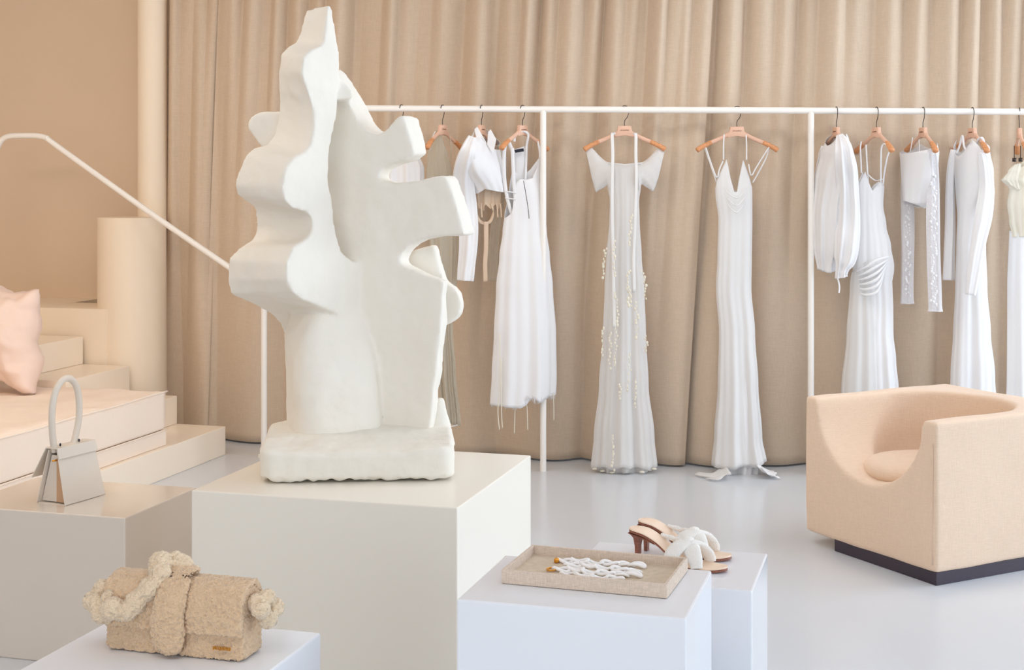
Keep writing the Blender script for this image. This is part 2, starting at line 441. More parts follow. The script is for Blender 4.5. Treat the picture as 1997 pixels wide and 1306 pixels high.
# fins of the third slab that crosses behind
def fin(poly, Y, t, n=V((-.15, -.989, 0))):
    p0 = PY(poly[0][0], poly[0][1], Y); f = [PP(x, y, p0, n) for x, y in poly]
    return prism(f, [p-n*t for p in f])
parts.append(fin([(536,217),(506,220),(488,228),(481,238),(482,250),(500,278),(520,300),(560,320),(610,330),(620,210)], 5.02, .10))
parts.append(fin([(640,160),(660,150),(674,160),(685,174),(689,184),(683,191),(668,196),(640,197)], 4.955, .10, V((.10,-.995,0))))
parts.append(fin([(780,500),(812,488),(846,479),(858,520),(866,548),(885,560),(896,576),(900,596),(896,614),(882,627),(850,640),(800,600)], 5.10, .07))
# lower column
cl = []
for py, xl, xr in ((520,640,714),(560,600,719),(600,566,724),(650,550,730),(700,550,737),(760,552,743),(820,555,747),(900,556,748)):
    kk = min(1, max(0, (py-520)/200)); Yc = lerp(5.12, 5.0, kk); xm = (xl+xr)/2; hw = (xr-xl)/2*Yc/F; an = math.radians(lerp(50, 23, kk)); U = V((math.cos(an), math.sin(an), 0)); W = V((-U.y, U.x, 0))
    C = V(((xm-CX)*Yc/F, Yc, CH+(HY-py)*Yc/F)); loop = []
    if py == 900: C.z = .68
    b_ = lerp(.09, .135, kk); a_ = (hw-.65*b_*abs(W.x+.12*W.y))/(U.x+.12*U.y)
    for j in range(40):
        t = 2*PI*j/40; e = 2/3.6
        cu, su = math.cos(t), math.sin(t)
        loop.append(C+U*a_*math.copysign(abs(cu)**e, cu)+W*b_*math.copysign(abs(su)**e, su))
    cl.append(loop)
parts.append(loft(cl))
sculpt = thing('plaster_sculpture', 'tall white abstract plaster sculpture with wavy interlocking fins, on the large cream plinth', 'sculpture', PZ(695, 942, HM))
body = obj('sculpture_body', join(parts[0]), M['sculpt'], None)
fixnorm(body)
# union by joining separately oriented solids
body2 = []
me_parts = [body]
for q in parts[1:]:
    o = obj('tmp', q, M['sculpt'], None); fixnorm(o); me_parts.append(o)
allv, allf = [], []
for o in me_parts:
    k0 = len(allv); allv += [v.co.copy() for v in o.data.vertices]; allf += [tuple(i+k0 for i in p.vertices) for p in o.data.polygons]
for o in me_parts: bpy.data.objects.remove(o)
body = obj('sculpture_body', (allv, allf), M['sculpt'], sculpt)
r = body.modifiers.new('r', 'REMESH'); r.mode = 'VOXEL'; r.voxel_size = .0075
s = body.modifiers.new('s', 'SMOOTH'); s.factor = .5; s.iterations = 8
bake(body); roughen(body, .006, .12, 1, 3)
# base slab
bl, br = PZ(503, 945, HM), PZ(887, 939, HM); bu = (br-bl).normalized(); bw = V((-bu.y, bu.x, 0)); BW = (br-bl).length; BD = .46
def bpt(s, t): return bl+bu*s+bw*t
fo = []
n_ = 24
def rr_outline(w, d, r, inset=0, n=8):
    out = []
    for cx_, cy_, a0 in ((r, r, PI), (w-r, r, 1.5*PI), (w-r, d-r, 0), (r, d-r, .5*PI)):
        for i in range(n): 
            a = a0+PI/2*i/(n-1); out.append((cx_+(r-inset)*math.cos(a), cy_+(r-inset)*math.sin(a)))
    return out
def subdiv(pts, step=.02):
    o = []
    for p, q in zip(pts, pts[1:]+pts[:1]):
        m = max(1, int(math.hypot(q[0]-p[0], q[1]-p[1])/step))
        for i in range(m): o.append((lerp(p[0], q[0], i/m), lerp(p[1], q[1], i/m)))
    return o
ol = subdiv(rr_outline(BW, BD, .05))
def ztop(s, t): 
    return HM+.112-.020*math.sin(PI*min(1, max(0, s/BW)))*max(0, 1-t/.2)+.02*min(1, t/BD)+.012*math.exp(-((s-BW*.85)/.1)**2)*(t/BD)
lps = []
for k_, ins in ((0, .012), (.12, .002), (.5, 0), (.9, 0), (1, .012)):
    lp = []
    for s_, t_ in ol:
        s2 = BW/2+(s_-BW/2)*(1-ins/BW*2); t2 = BD/2+(t_-BD/2)*(1-ins/BD*2)
        p = bpt(s2, t2); p.z = lerp(HM+.004, ztop(s2, t2), k_); lp.append(p)
    lps.append(lp)
base = obj('sculpture_base', loft(lps), M['sculptb'], sculpt)
# mound at the back right
mo = []
for k_ in range(7):
    t = k_/6; c = PY(853, 800, 5.02); rr_ = .055*(1-t*.75); mo.append([V((c.x+.01+rr_*math.cos(2*PI*j/20), 5.0+rr_*1.1*math.sin(2*PI*j/20), HM+.06+t*.16)) for j in range(20)])
mnd = obj('tmp', loft(mo), None)
kv = [v.co.copy() for v in base.data.vertices]; kf = [tuple(p.vertices) for p in base.data.polygons]
mv, mf = [v.co.copy() for v in mnd.data.vertices], [tuple(p.vertices) for p in mnd.data.polygons]
bpy.data.objects.remove(mnd); bpy.data.objects.remove(base)
base = obj('sculpture_base', join((kv, kf), (mv, mf)), M['sculptb'], sculpt)
blend_shape(base, .006, 4)
roughen(base, .004, .08, 4, 3)
for v in base.data.vertices:
    if v.co.z < HM+.03: v.co.z += (.5+noise.noise(v.co*35))*.012*(1-(v.co.z-HM)/.03)
    v.co.z = max(v.co.z, HM+.0005)

# ------------------------------------------------------------------ armchair
FR = PZ(1826, 1121, .045); aD = V((-.47, .883, 0)).normalized(); bD = V((.883, .47, 0)).normalized()
W_, D_, Z0, Z1 = .80, .84, .045, .648
def cp(a, b, z): return V((FR.x, FR.y, 0))+aD*a+bD*b+V((0,0,z))
chair = thing('armchair', 'cream wool cube armchair with scooped front and black plinth base', 'armchair', cp(W_/2, D_/2, 0))
# note a x b handedness: corners listed so the solid is closed; normals are recomputed
bodyc = obj('armchair_body', quadbox([cp(0,0,0), cp(0,D_,0), cp(W_,D_,0), cp(W_,0,0)], Z0, Z1), M['chair'], chair)
fixnorm(bodyc)
def Uprof(zb, hw, top):                   # scoop outline in (a, z)
    P = []
    for i in range(25):
        t = PI*i/24; x = -math.cos(t); P.append((x*hw*(1-.10*math.sin(t)), zb+(top-zb)*(1-math.sin(t)**.85)*1.0))
    return P
ca, hwu = .405, .315
up = [(ca+x, z) for x, z in Uprof(.335, hwu, .62)]
up = [(ca-hwu-.012, .75)]+[(ca-hwu-.006, .64)]+up+[(ca+hwu+.006, .64)]+[(ca+hwu+.012, .75)]
L1 = [[cp(a, b, z) for a, z in up] for b in (-.1, .2, .43)]
cut1 = obj('tmp', loft(L1), None); fixnorm(cut1)
L2 = []
for z, rf in ((.335, .80), (.345, .9), (.37, .965), (.42, .99), (.64, 1.0), (.76, 1.02)):
    L2.append([cp(ca+hwu*rf*math.cos(2*PI*j/64), .43+.275*rf*math.sin(2*PI*j/64), z) for j in range(64)])
cut2 = obj('tmp', loft(L2), None); fixnorm(cut2)
for c in (cut1, cut2):
    bo = bodyc.modifiers.new('b', 'BOOLEAN'); bo.operation = 'DIFFERENCE'; bo.object = c; bo.solver = 'EXACT'
bake(bodyc)
for c in (cut1, cut2): bpy.data.objects.remove(c)
r = bodyc.modifiers.new('r', 'REMESH'); r.mode = 'VOXEL'; r.voxel_size = .0085
s = bodyc.modifiers.new('s', 'SMOOTH'); s.factor = .5; s.iterations = 24
bake(bodyc); roughen(bodyc, .004, .25, 5, 2)
cu = []
for z, rf in ((.325, .9), (.333, .96), (.35, 1.0), (.372, 1.0), (.388, .96), (.399, .88), (.406, .7), (.410, .4), (.411, .05)):
    cu.append([cp(ca+.26*rf*math.cos(2*PI*j/64), .345+.275*rf*math.sin(2*PI*j/64), z) for j in range(64)])
obj('seat_cushion', loft(cu), M['chair'], chair)
obj('plinth_base', bevel_bm(quadbox([cp(.005,.005,0), cp(.005,D_-.2,0), cp(W_-.19,D_-.2,0), cp(W_-.19,.005,0)], 0, .052), .002, 1), M['dark'], chair, smooth=False)
# piped seam on the front right corner
obj('seam', tube([cp(.02, -.001, z) for z in (.08, .2, .4, .56)], .0022, 6), M['chair'], chair)

# ------------------------------------------------------------------ daybed and pillow
DR = PZ(326, 868, RH)                       # right back foot of the bench on the first step
def dp(a, b, z): return V((DR.x, DR.y, 0))-E2*a-E1*b+V((0,0,z))
bed = thing('daybed', 'low blush pink daybed mattress on a plaster bench beside the stairs', 'daybed', dp(.6, .8, RH))
obj('bench_base', bevel_bm(quadbox([dp(1.5,1.85,0), dp(.004,1.85,0), dp(.004,0,0), dp(1.5,0,0)], RH+.0005, .250), .006, 3), M['bed'], bed, smooth=False)
def softbox(a0, a1, b0, b1, z0, z1, r, f, na=70, nb=90):
    bm = bmesh.new()
    bmesh.ops.create_cube(bm, size=1)
    bmesh.ops.subdivide_edges(bm, edges=list(bm.edges), cuts=40, use_grid_fill=True)
    for v in bm.verts:
        x, y, z = v.co*2
        X, Y, Z = lerp(a0, a1, (x+1)/2), lerp(b0, b1, (y+1)/2), lerp(z0, z1, (z+1)/2)
        c = V((min(max(X, a0+r), a1-r), min(max(Y, b0+r), b1-r), min(max(Z, z0+r), z1-r)))
        d = V((X, Y, Z))-c
        if d.length > 1e-6:
            d = d.normalized()*min(r, d.length) 
        p = c+d; v.co = f(p)
    return bm
mt = obj('mattress', softbox(0, 1.5, 0, 1.85, .251, .462, .022, lambda p: dp(p.x, p.y, p.z)), M['bed'], bed)
fixnorm(mt)
for v in mt.data.vertices:
    if v.co.z > .44:
        v.co.z += .014*noise.noise(v.co*4.2)+.007*noise.noise(v.co*11)+.004*abs(noise.noise(v.co*V((7,7,7)).x*2))
    else:
        v.co += E2*.004*noise.noise(v.co*V((3,3,9)).x)
obj('piping', tube([dp(-.001, b, .458+.002*math.sin(b*9)) for b in [i*.06 for i in range(31)]], .005, 8), M['bed'], bed)
obj('piping', tube([dp(-.001, b, .252) for b in [i*.06 for i in range(31)]], .004, 8), M['bed'], bed)
def pillow(name, label, C, U, Wd, w, h, t, rotx):
    bm = bmesh.new(); bmesh.ops.create_grid(bm, x_segments=50, y_segments=50, size=1)
    vs = []; fs = []
    n = 50
    for side in (1, -1):
        for i in range(n+1):
            for j in range(n+1):
                x, y = i/n*2-1, j/n*2-1
                th = (max(0, (1-x**4)*(1-y**4)))**.5
                pin = 1-.07*(1-abs(x))*0-.09*(y*y)*(1-x*x)-.0
                pin2 = 1-.09*(x*x)*(1-y*y)
                q = V((x*w*(1-.07*(1-abs(y))**1*abs(x)), side*t*th, y*h*(1-.07*(1-abs(x))*abs(y))))
                q.y += .02*noise.noise(V((x*2.2, y*2.2, side)))*th
                q.y += side*.012*abs(noise.noise(V((x*5, y*2, side+3))))*th
                vs.append(q)
    for s_ in range(2):
        o0 = s_*(n+1)**2
        for i in range(n):
            for j in range(n):
                a = o0+i*(n+1)+j; f = (a, a+n+1, a+n+2, a+1); fs.append(f if s_ == 1 else f[::-1])
    bm.free(); bm = bmesh.new(); bv = [bm.verts.new(v) for v in vs]
    for f in fs: bm.faces.new([bv[i] for i in f])
    bmesh.ops.remove_doubles(bm, verts=bm.verts, dist=.0008); bmesh.ops.recalc_face_normals(bm, faces=bm.faces)
    Rm = Matrix.Rotation(rotx, 4, 'X'); 
    for v in bm.verts:
        q = Rm @ v.co; v.co = C+U*q.x+Wd*q.y+V((-.13 if True else 0,0,1)).normalized()*q.z
    o = obj(name, bm, M['pillow']); return tag(o, label, 'pillow')
pl = pillow('throw_pillow', 'large plump pink pillow leaning on the daybed at the left edge', V((-2.86, 7.78, .462+.262)), (E2+V((0,0,-.13))).normalized(), E1, .33, .285, .15, -.22)
roughen(pl, .045, .2, 3, 3)
mz = min(v.co.z for v in pl.data.vertices)
for v in pl.data.vertices: v.co.z += .463-mz

# ------------------------------------------------------------------ clothes rack
def ry(X): return 7.92-.05*X
def rz(X): return lerp(2.000, 1.973, (X+.8)/3.6)
rack = thing('clothes_rack', 'long white tubular clothes rack standing in front of the curtain', 'clothes rack', (.17, ry(.17), 0))
rx = [-1.12, .172, 1.632, 3.15]
obj('top_rail', tube([V((x, ry(x), rz(x))) for x in (-1.12, 0, 1, 2, 3.15)], .0180, 18), M['rail'], rack, angle=50)
for x in rx:
    obj('post', tube([V((x, ry(x), z)) for z in (0.0, rz(x))], .0172, 18), M['rail'], rack, angle=50)

# hanger prototype, built at the origin hanging from z = 0 (rail centre)
def hanger_parts(root):
    hz = -.088
    blk = [(-.036, hz), (.036, hz), (.040, hz-.025), (.058, hz-.052), (.05, hz-.060), (0, hz-.052), (-.05, hz-.060), (-.058, hz-.052), (-.040, hz-.025)]
    f = [V((x, -.010, z)) for x, z in blk]; bk = [V((x, .010, z)) for x, z in blk]
    hb_ = obj('hanger_body', bevel_bm(prism(f, bk), .0025, 2), M['hang'], root)
    text_obj('printed_name', 'JACQUEMUS', .0085, M['print'], hb_, V((0, -.0106, -.112)), Matrix.Rotation(PI/2, 4, 'X'), .0003, 1.0)
    for s in (-1, 1):
        P = [V((s*x, y, hz+z)) for x, y, z in ((.040, 0, -.040), (.075, -.001, -.058), (.115, -.003, -.076), (.145, -.006, -.088))]
        obj('hanger_arm', tube(catmull(P, 5), [.0115]*16, 12, .8, side=(0, 0, 1)), M['hang'], root)
        P = [V((s*x, y, hz+z)) for x, y, z in ((.142, -.006, -.0865), (.17, -.009, -.100), (.2, -.013, -.116), (.222, -.016, -.130))]
        pp = catmull(P, 5); obj('shoulder_end', tube(pp, [lerp(.0118, .0145, i/15) for i in range(16)], 12, 1.15, side=(0, 0, 1)), M['hangw'], root)
    hk = [V((0, 0, hz-.005)), V((0, 0, hz+.02)), V((.004, 0, hz+.034)), V((.016, 0, hz+.05)), V((.0235, 0, -.008)), V((.022, 0, .008)), V((.012, 0, .0205)), V((-.003, 0, .0225)), V((-.016, 0, .0155)), V((-.022, 0, .004))]
    obj('hook', tube(catmull(hk, 6), .0021, 8), M['hook'], root)
def text_obj(name, s, size, m, parent, loc, rot, depth=.0008, sx=1):
    cu_ = bpy.data.curves.new(name, 'FONT'); cu_.body = s; cu_.size = size; cu_.extrude = depth; cu_.align_x = 'CENTER'; cu_.align_y = 'CENTER'
    cu_.offset = 0
    t = bpy.data.objects.new('tmpt', cu_); COL.objects.link(t); dg = bpy.context.evaluated_depsgraph_get(); dg.update()
    me = bpy.data.meshes.new_from_object(t.evaluated_get(dg)); bpy.data.objects.remove(t)
    mt_ = Matrix.Translation(loc) @ rot @ Matrix.Diagonal((sx, 1, 1, 1)); me.transform(mt_)
    return obj(name, me, m, parent, smooth=False)
hang0 = thing('clothes_hanger', 'x', 'hanger', (0, 0, 0), 'nude clothes hangers on the rail')
hanger_parts(hang0)
first = True
def place_hanger(px, yaw, label):
    global first
    X = (px-CX)*7.88/F; Y = ry(X); X = (px-CX)*Y/F
    if first: r = hang0; first = False
    else:
        r = hang0.copy(); COL.objects.link(r)
        for ch in list(hang0.children):
            c = ch.copy(); COL.objects.link(c); c.parent = r
            for gc in list(ch.children):
                d = gc.copy(); COL.objects.link(d); d.parent = c
    r.location = (X, Y, rz(X)-.001); r.rotation_euler = (0, 0, yaw); r['label'] = label
    return r
YW = math.radians
HG = [(783, YW(66), 'hanger whose hook shows just above the notched fin of the sculpture'),
 (863, YW(67), 'nude hanger holding the sheer beige dress beside the sculpture'),
 (939, YW(72), 'nude hanger inside the white cropped shirt'),
 (1019, YW(55), 'nude hanger with orange ends holding the frayed hem dress'),
 (1218, YW(0), 'nude hanger facing front above the long gown with petals'),
 (1437, YW(2), 'nude hanger facing front above the white satin slip dress'),
 (1631, -YW(85), 'nude hanger inside the balloon sleeved blouse'),
 (1709, -YW(79), 'nude hanger with orange end holding the draped strappy dress'),
 (1800, -YW(85), 'nude hanger holding the white lace top'),
 (1896, -YW(84), 'nude hanger holding the white long sleeved column dress'),
 (1988, YW(77), 'nude hanger at the right edge with clips holding the cream garment')]
for h in HG: place_hanger(*h)

# ------------------------------------------------------------------ garments
def yrail(px): 
    X = (px-CX)*7.88/F; return ry(X)
def garment(rows, Y, topf, botf, ratio=.28, yaw=0, amp=((0,.0),(1,.02)), k=9, seed=0, n=150, m=70, topb=None, botb=None, kx=.35, dy=0, minb=.012):
    """rows: (py, pxL, pxR); topf/botf: [(u, py)] of the front; a closed cloth tube with folds that deepen along amp"""
    R = random.Random(seed); ph = [R.uniform(0, 6.28) for _ in range(5)]
    topb = topb or topf; botb = botb or botf
    L_ = [(r[0], r[1]) for r in rows]; R_t = [(r[0], r[2]) for r in rows]
    py0, py1 = rows[0][0], rows[-1][0]
    ct, st = math.cos(yaw), math.sin(yaw); loops = []
    for i in range(m+1):
        t = i/m; lp = []
        for j in range(n):
            f = 2*PI*j/n; u = math.cos(f); fr = math.sin(f) < 0
            w = max(0, min(1, .5-math.sin(f)*3))
            a_ = lerp(interp(topb, u), interp(topf, u), w); b_ = lerp(interp(botb, u), interp(botf, u), w)
            py = lerp(a_, b_, t)
            xl, xr = sinterp(L_, py), sinterp(R_t, py)
            if py > py1: xl, xr = rows[-1][1], rows[-1][2]
            c = (xl+xr)/2; hw = (xr-xl)/2*Y/F
            rt = ratio if not isinstance(ratio, (list, tuple)) else interp(ratio, py)
            A = hw/math.sqrt(ct*ct+(rt*st)**2); B = max(minb, rt*A)
            v = (py-py0)/(py1-py0); am = interp(amp, v)
            s3 = math.sin(k*f+ph[0]+.6*v)*.6+math.sin((2*k+1)*f+ph[1]-.8*v)*.28+math.sin((k//2+1)*f+ph[2])*.4
            s3 += .3*noise.noise(V((math.cos(f)*2, math.sin(f)*2, v*4+seed)))
            off = am*s3
            lx = A*math.cos(f)*(1+off/max(A, .02)*kx); ly = (B+off)*math.sin(f)
            lp.append(V(((c-CX)*Y/F+lx*ct-ly*st, Y+dy+lx*st+ly*ct, CH+(HY-py)*Y/F)))
        loops.append(lp)
    return loft(loops, cap=False)
def sol(o, t=.0016):
    s = o.modifiers.new('t', 'SOLIDIFY'); s.thickness = t; s.offset = 0; return o
def pxpath(pts, Y, dys=None, k=6):
    return catmull([PY(p[0], p[1], Y+(p[2] if len(p) > 2 else 0)) for p in pts], k)
def ribbon(pts, Y, w, t=.0012, k=6, side=(1,0,0)):
    P = pxpath(pts, Y, k=k); return tube(P, w/2, 8, t/(w/2)*1.0, side=side)
def cord(pts, Y, r=.002, k=5): return tube(pxpath(pts, Y, k=k), r, 7)
def sleeve(pts, Y, ratio=.45, seed=0, amp=.006, k=5, n=48, sub=7):
    """pts: (px, py, half width px[, dy])"""
    C = catmull([(p[0], p[1], p[2]) for p in pts], sub); dys = catmull([(p[3] if len(p) > 3 else 0, 0, 0) for p in pts], sub)
    loops = []; m = len(C)
    for i, c in enumerate(C):
        y = Y+dys[i].x; nx = C[min(i+1, m-1)]-C[max(i-1, 0)]
        d = V((nx.x, 0, -nx.y)).normalized(); s = V((-d.z, 0, d.x)); 
        if s.x < 0: s = -s
        ctr = PY(c.x, c.y, y); h = c.z*y/F; lp = []
        for j in range(n):
            f = 2*PI*j/n; o_ = amp*(math.sin(k*f+seed+i*.05)+.5*math.sin((2*k+1)*f+seed*2+i*.11)+.8*noise.noise(V((math.cos(f)*1.5, i*.15, seed))))
            o_ *= min(1, i/4+.2)
            lp.append(ctr+s*(h+o_*.5)*math.cos(f)+V((0,1,0))*(h*ratio+o_)*math.sin(f))
        loops.append(lp)
    return loft(loops, cap=True)
GR = 'white garments hanging on the rack'
def G(name, label, px, py=260):
    Y = yrail(px); X = (px-CX)*Y/F
    return thing(name, label, 'clothing' if False else CATS[name], (X, Y, CH+(HY-py)*Y/F), GR)
CATS = dict(blouse='blouse', dress='dress', shirt='shirt', gown='dress', slip_dress='dress', lace_top='top', lace_blouse='top', evening_dress='dress')

# 0 blouse mostly behind the sculpture
Y = yrail(783); g = G('blouse', 'white blouse on the rack glimpsed through the upper notch of the sculpture', 783)
sol(obj('bodice', garment([(262,768,798),(290,750,812),(330,745,826),(440,745,828)], Y, [(-1,285),(-.3,262),(.3,262),(1,285)], [(-1,438),(1,434)], .3, 0, ((0,.004),(1,.02)), 8, 2), M['cloth'], g))
# 1 sheer beige dress
Y = yrail(863); g = G('dress', 'long sheer beige dress partly hidden by the right fin of the sculpture', 863)
sol(obj('dress_body', garment([(252,846,862),(262,842,868),(300,834,874),(340,832,882),(400,834,889),(470,838,893),(560,846,889),(640,852,881),(720,856,886),(830,862,895)], Y, [(-1,290),(-.6,262),(-.2,254),(.3,256),(1,300)], [(-1,832),(0,826),(1,829)], .3, 0, ((0,.002),(.3,.008),(1,.022)), 7, 3), M['sheerb'], g))
obj('strap', tube(pxpath([(849,256,-.03),(842,272,-.035),(838,292,-.03)], Y), .0035, 8), M['cloth'], g)
obj('strap', tube(pxpath([(877,262,.02),(880,285,.02),(879,310,.02),(875,340,0)], Y), .0028, 8), M['sheerb'], g)
obj('hem_band', tube(pxpath([(863,828,-.02),(874,832,-.03),(893,828,0),(886,826,.03)], Y), .003, 8), M['cloth'], g)
# 2 cropped shirt with tied cream underlayer
Y = yrail(939); g = G('shirt', 'white cropped collared shirt with cream tied ribbons hanging below', 939)
sol(obj('shirt_body', garment([(248,930,951),(262,922,962),(278,909,975),(300,900,981),(330,900,984),(376,922,986)], Y, [(-1,292),(-.5,264),(-.32,254),(0,284),(.32,256),(.5,266),(1,292)], [(-1,378),(-.4,377),(.1,368),(.5,371),(1,375)], [(250,2.8),(300,2.6),(376,.9)], -YW(18), ((0,.003),(1,.012)), 6, 4, topb=[(-1,292),(-.5,262),(0,250),(.5,262),(1,292)]), M['cloth'], g))
obj('sleeve', sleeve([(921,266,8,-.17),(914,288,14,-.222),(907,314,18,-.20),(903,350,20,-.12),(908,400,21,-.04),(913,440,19,-.04),(913,480,18,-.04),(910,520,17,-.04),(908,547,16,-.04)], Y, .5, 1), M['cloth'], g)
obj('sleeve', sleeve([(972,282,7,.03),(978,310,10,.05),(976,360,11,.06),(970,420,10,.06),(964,480,10,.06),(959,547,13,.06)], Y, .5, 3), M['sheerb'], g)
for s_, pts in ((0, [(925,252),(931,247),(949,279),(945,293),(930,274)]), (1, [(952,257),(957,252),(968,272),(962,300),(950,282)])):
    f = [PY(x, y, Y-.135) for i, (x, y) in enumerate(pts)]
    obj('collar', bevel_bm(prism(f, [p+V((0,.004,0)) for p in f]), .001, 1), M['cloth'], g, smooth=False)
sol(obj('under_layer', garment([(360,926,978),(400,928,976),(412,934,972)], Y, [(-1,362),(1,362)], [(-1,402),(-.5,412),(-.2,398),(.2,408),(.6,398),(1,412)], .3, 0, ((0,.003),(1,.01)), 9, 6), M['creamt'], g))
obj('ribbon_loop', tube(pxpath([(930,398),(929,415),(934,430),(946,437),(957,431),(962,415),(960,398)], Y-.02), .012, 8, .12, side=(0,1,0)) if False else ribbon([(930,396),(929,415),(935,430),(946,436),(957,430),(962,412),(959,396)], Y-.02, .018, .002, side=(0,.2,1)), M['creamt'], g)
obj('ribbon_tie', ribbon([(948,432),(948,480),(946,515),(947,549)], Y-.03, .026, .002), M['creamt'], g)
obj('ribbon_tie', ribbon([(918,500),(919,525),(921,548)], Y-.01, .010, .002), M['creamt'], g)
for x in (938, 969, 976): obj('ribbon_tie', ribbon([(x,396),(x+1,408),(x+2,424)], Y-.022, .008, .0015), M['creamt'], g)
# 3 frayed hem dress
Y = yrail(1019); g = G('dress', 'white strappy midi dress with frayed hem and dangling cords behind the rack post', 1019)
rows = [(330,984,1054),(352,984,1054),(380,984,1060),(415,985,1063),(450,981,1066),(500,975,1072),(560,969,1078),(650,965,1084),(730,961,1085),(790,958,1083)]
sol(obj('dress_body', garment(rows, Y, [(-1,425),(-.72,414),(-.45,356),(-.2,349),(.15,350),(.5,347),(.8,325),(1,305)], [(-1,786),(-.2,792),(.0,786),(.15,772),(.4,782),(.7,774),(1,770)], [(330,.24),(500,.36),(790,.42)], .25, ((0,.001),(.2,.004),(1,.018)), 6, 8, topb=[(-1,415),(-.5,330),(0,345),(.5,330),(1,305)]), M['cloth'], g))
for pts in ([(1001,300,-.04),(991,275,-.05),(985,283,-.06),(983,310,-.05),(984,350,-.045),(990,390,-.04),(999,420,-.03)], [(999,288,-.05),(1001,330,-.05),(1003,370,-.04),(1008,418,-.035)]):
    obj('strap', ribbon(pts, Y, .020, .004), M['cloth'], g)
obj('strap', ribbon([(1003,276,-.03),(1006,262,-.03),(1018,256,-.02),(1030,262,0),(1027,285,.02),(1026,320,.02),(1025,352,.0)], Y, .014, .003, side=(1,.3,0)), M['cloth'], g)
obj('strap', ribbon([(1049,276,.05),(1053,300,.04),(1050,325,.02),(1040,345,0)], Y, .012, .003), M['cloth'], g)
for yy in (373, 386): obj('strap', ribbon([(985,yy,-.045),(995,yy+1,-.05),(1006,yy+3,-.045)], Y, .006, .002, side=(0,0,1)), M['cloth'], g)
sol(obj('back_panel', garment([(288,1000,1024),(320,1002,1026),(356,1003,1027)], Y+.03, [(-1,292),(1,285)], [(-1,356),(1,356)], .12, 0, ((0,0),(1,0)), 3, 1, n=24, m=10), M['cloth'], g))
f = [PY(x, y, Y-.01) for x, y in ((1003,292),(1021,289),(1022,295),(1005,298))]
obj('brand_label', prism(f, [p+V((0,.002,0)) for p in f]), M['blacktag'], g, smooth=False)
obj('zipper', cord([(1021,352),(1025,375),(1029,400),(1032,426)], Y-.055, .0018), M['hook'], g)
fr = []
R = random.Random(3)
for i in range(150):                       # frayed threads along the hem
    u = R.uniform(-1, 1); x = lerp(958, 1083, (u+1)/2); hb = interp([(-1,786),(-.2,792),(.0,786),(.15,772),(.4,782),(.7,774),(1,770)], u)
    yy = Y+R.choice((-1, 1))*.075*math.sqrt(max(0, 1-u*u))
    p = PY(x, hb-3, yy); q = PY(x+R.uniform(-4, 4), hb+R.uniform(2, 8), yy+R.uniform(-.006, .006))
    fr.append(tube([p, (p+q)/2+V((R.uniform(-.002,.002),0,0)), q], .0012, 4))
obj('frayed_hem', join(*fr), M['cloth'], g)['kind'] = 'stuff'
for pts in ([(975,650,-.09),(974,760,-.09),(971,800,-.09),(974,838,-.09)], [(978,700,-.09),(978,800,-.09),(980,834,-.09)], [(1005,780,-.05),(1004,815,-.05),(1003,845,-.05)], [(1025,770,-.05),(1028,800,-.05),(1029,838,-.05)], [(1079,768,0),(1080,795,0),(1080,819,0)]):
    obj('cord', cord(pts, Y, .0026), M['cream'], g)

# 4 sheer gown with petals
Y = yrail(1218); g = G('gown', 'long sheer white gown with cap sleeves, ribbon ties and strings of petals', 1218)
rows = [(284,1172,1264),(320,1180,1256),(360,1185,1250),(392,1190,1246),(430,1189,1247),(500,1183,1251),(560,1180,1256),(650,1177,1259),(750,1170,1264),(850,1160,1275),(912,1155,1281)]
nk = [(-1,334),(-.85,318),(-.4,319),(0,321),(.4,319),(.85,318),(1,334)]
hm = [(-1,912),(-.7,905),(-.4,911),(-.1,903),(.1,908),(.4,906),(.7,912),(1,908)]
sol(obj('dress_body', garment(rows, Y, nk, hm, [(284,.3),(400,.34),(650,.40),(912,.5)], 0, ((0,.0),(.15,.003),(.5,.007),(1,.020)), 9, 12, n=190), M['sheer'], g))
sol(obj('lining', garment([(r[0], r[1]+(8 if r[0] < 600 else 14), r[2]-(8 if r[0] < 600 else 14)) for r in rows], Y, [(-1,440),(0,420),(1,440)], [(-1,918),(-.5,921),(0,917),(.5,922),(1,916)], [(284,.2),(650,.3),(912,.4)], 0, ((0,.0),(.2,.005),(1,.022)), 8, 14), M['sheer'], g))
for s_ in (-1, 1):
    cx0 = 1219; P = []
    def sx(d): return cx0+s_*d
    loops = []
    path = [(30,321,40,2),(42,313,47,0),(55,300,52,0),(68,288,47,0),(76,285,32,0)]
    # cap sleeve: section ring between upper rim and lower hem
    up_ = [(22,318),(36,316),(50,305),(62,292),(70,284),(77,290)]; lo_ = [(30,372),(34,362),(42,366),(52,371),(57,374),(64,350)]
    if s_ == 1: up_ = [(22,318),(36,316),(50,305),(62,292),(68,285),(78,291)]; lo_ = [(28,372),(32,360),(40,364),(48,369),(55,372),(64,350)]
    U = catmull([(a, b, 0) for a, b in up_], 6); Lo = catmull([(a, b, 0) for a, b in lo_], 6)
    for i in range(len(U)):
        t = i/(len(U)-1); lp = []
        for j in range(24):
            f = 2*PI*j/24; w = (1-math.cos(f))/2
            x = lerp(U[i].x, Lo[i].x, w); y = lerp(U[i].y, Lo[i].y, w)
            lp.append(PY(sx(x), y, Y+(.05*(1-t*.75)+.004)*math.sin(f)+.004*math.sin(9*f+i*.5)))
        loops.append(lp)
    csl = sol(obj('cap_sleeve', loft(loops, cap=False), M['sheer'], g))
    obj('sleeve_trim', tube([PY(sx(p.x), p.y, Y-.0) for p in U[:-3]], .0022, 6), M['cloth'], csl)
obj('neck_trim', tube([PY(1219+34*u, interp(nk, u*.9), Y-.052*math.sqrt(max(.02, 1-u*u*.8))) for u in [i/12-1 for i in range(25)]], .0024, 6), M['cloth'], g)
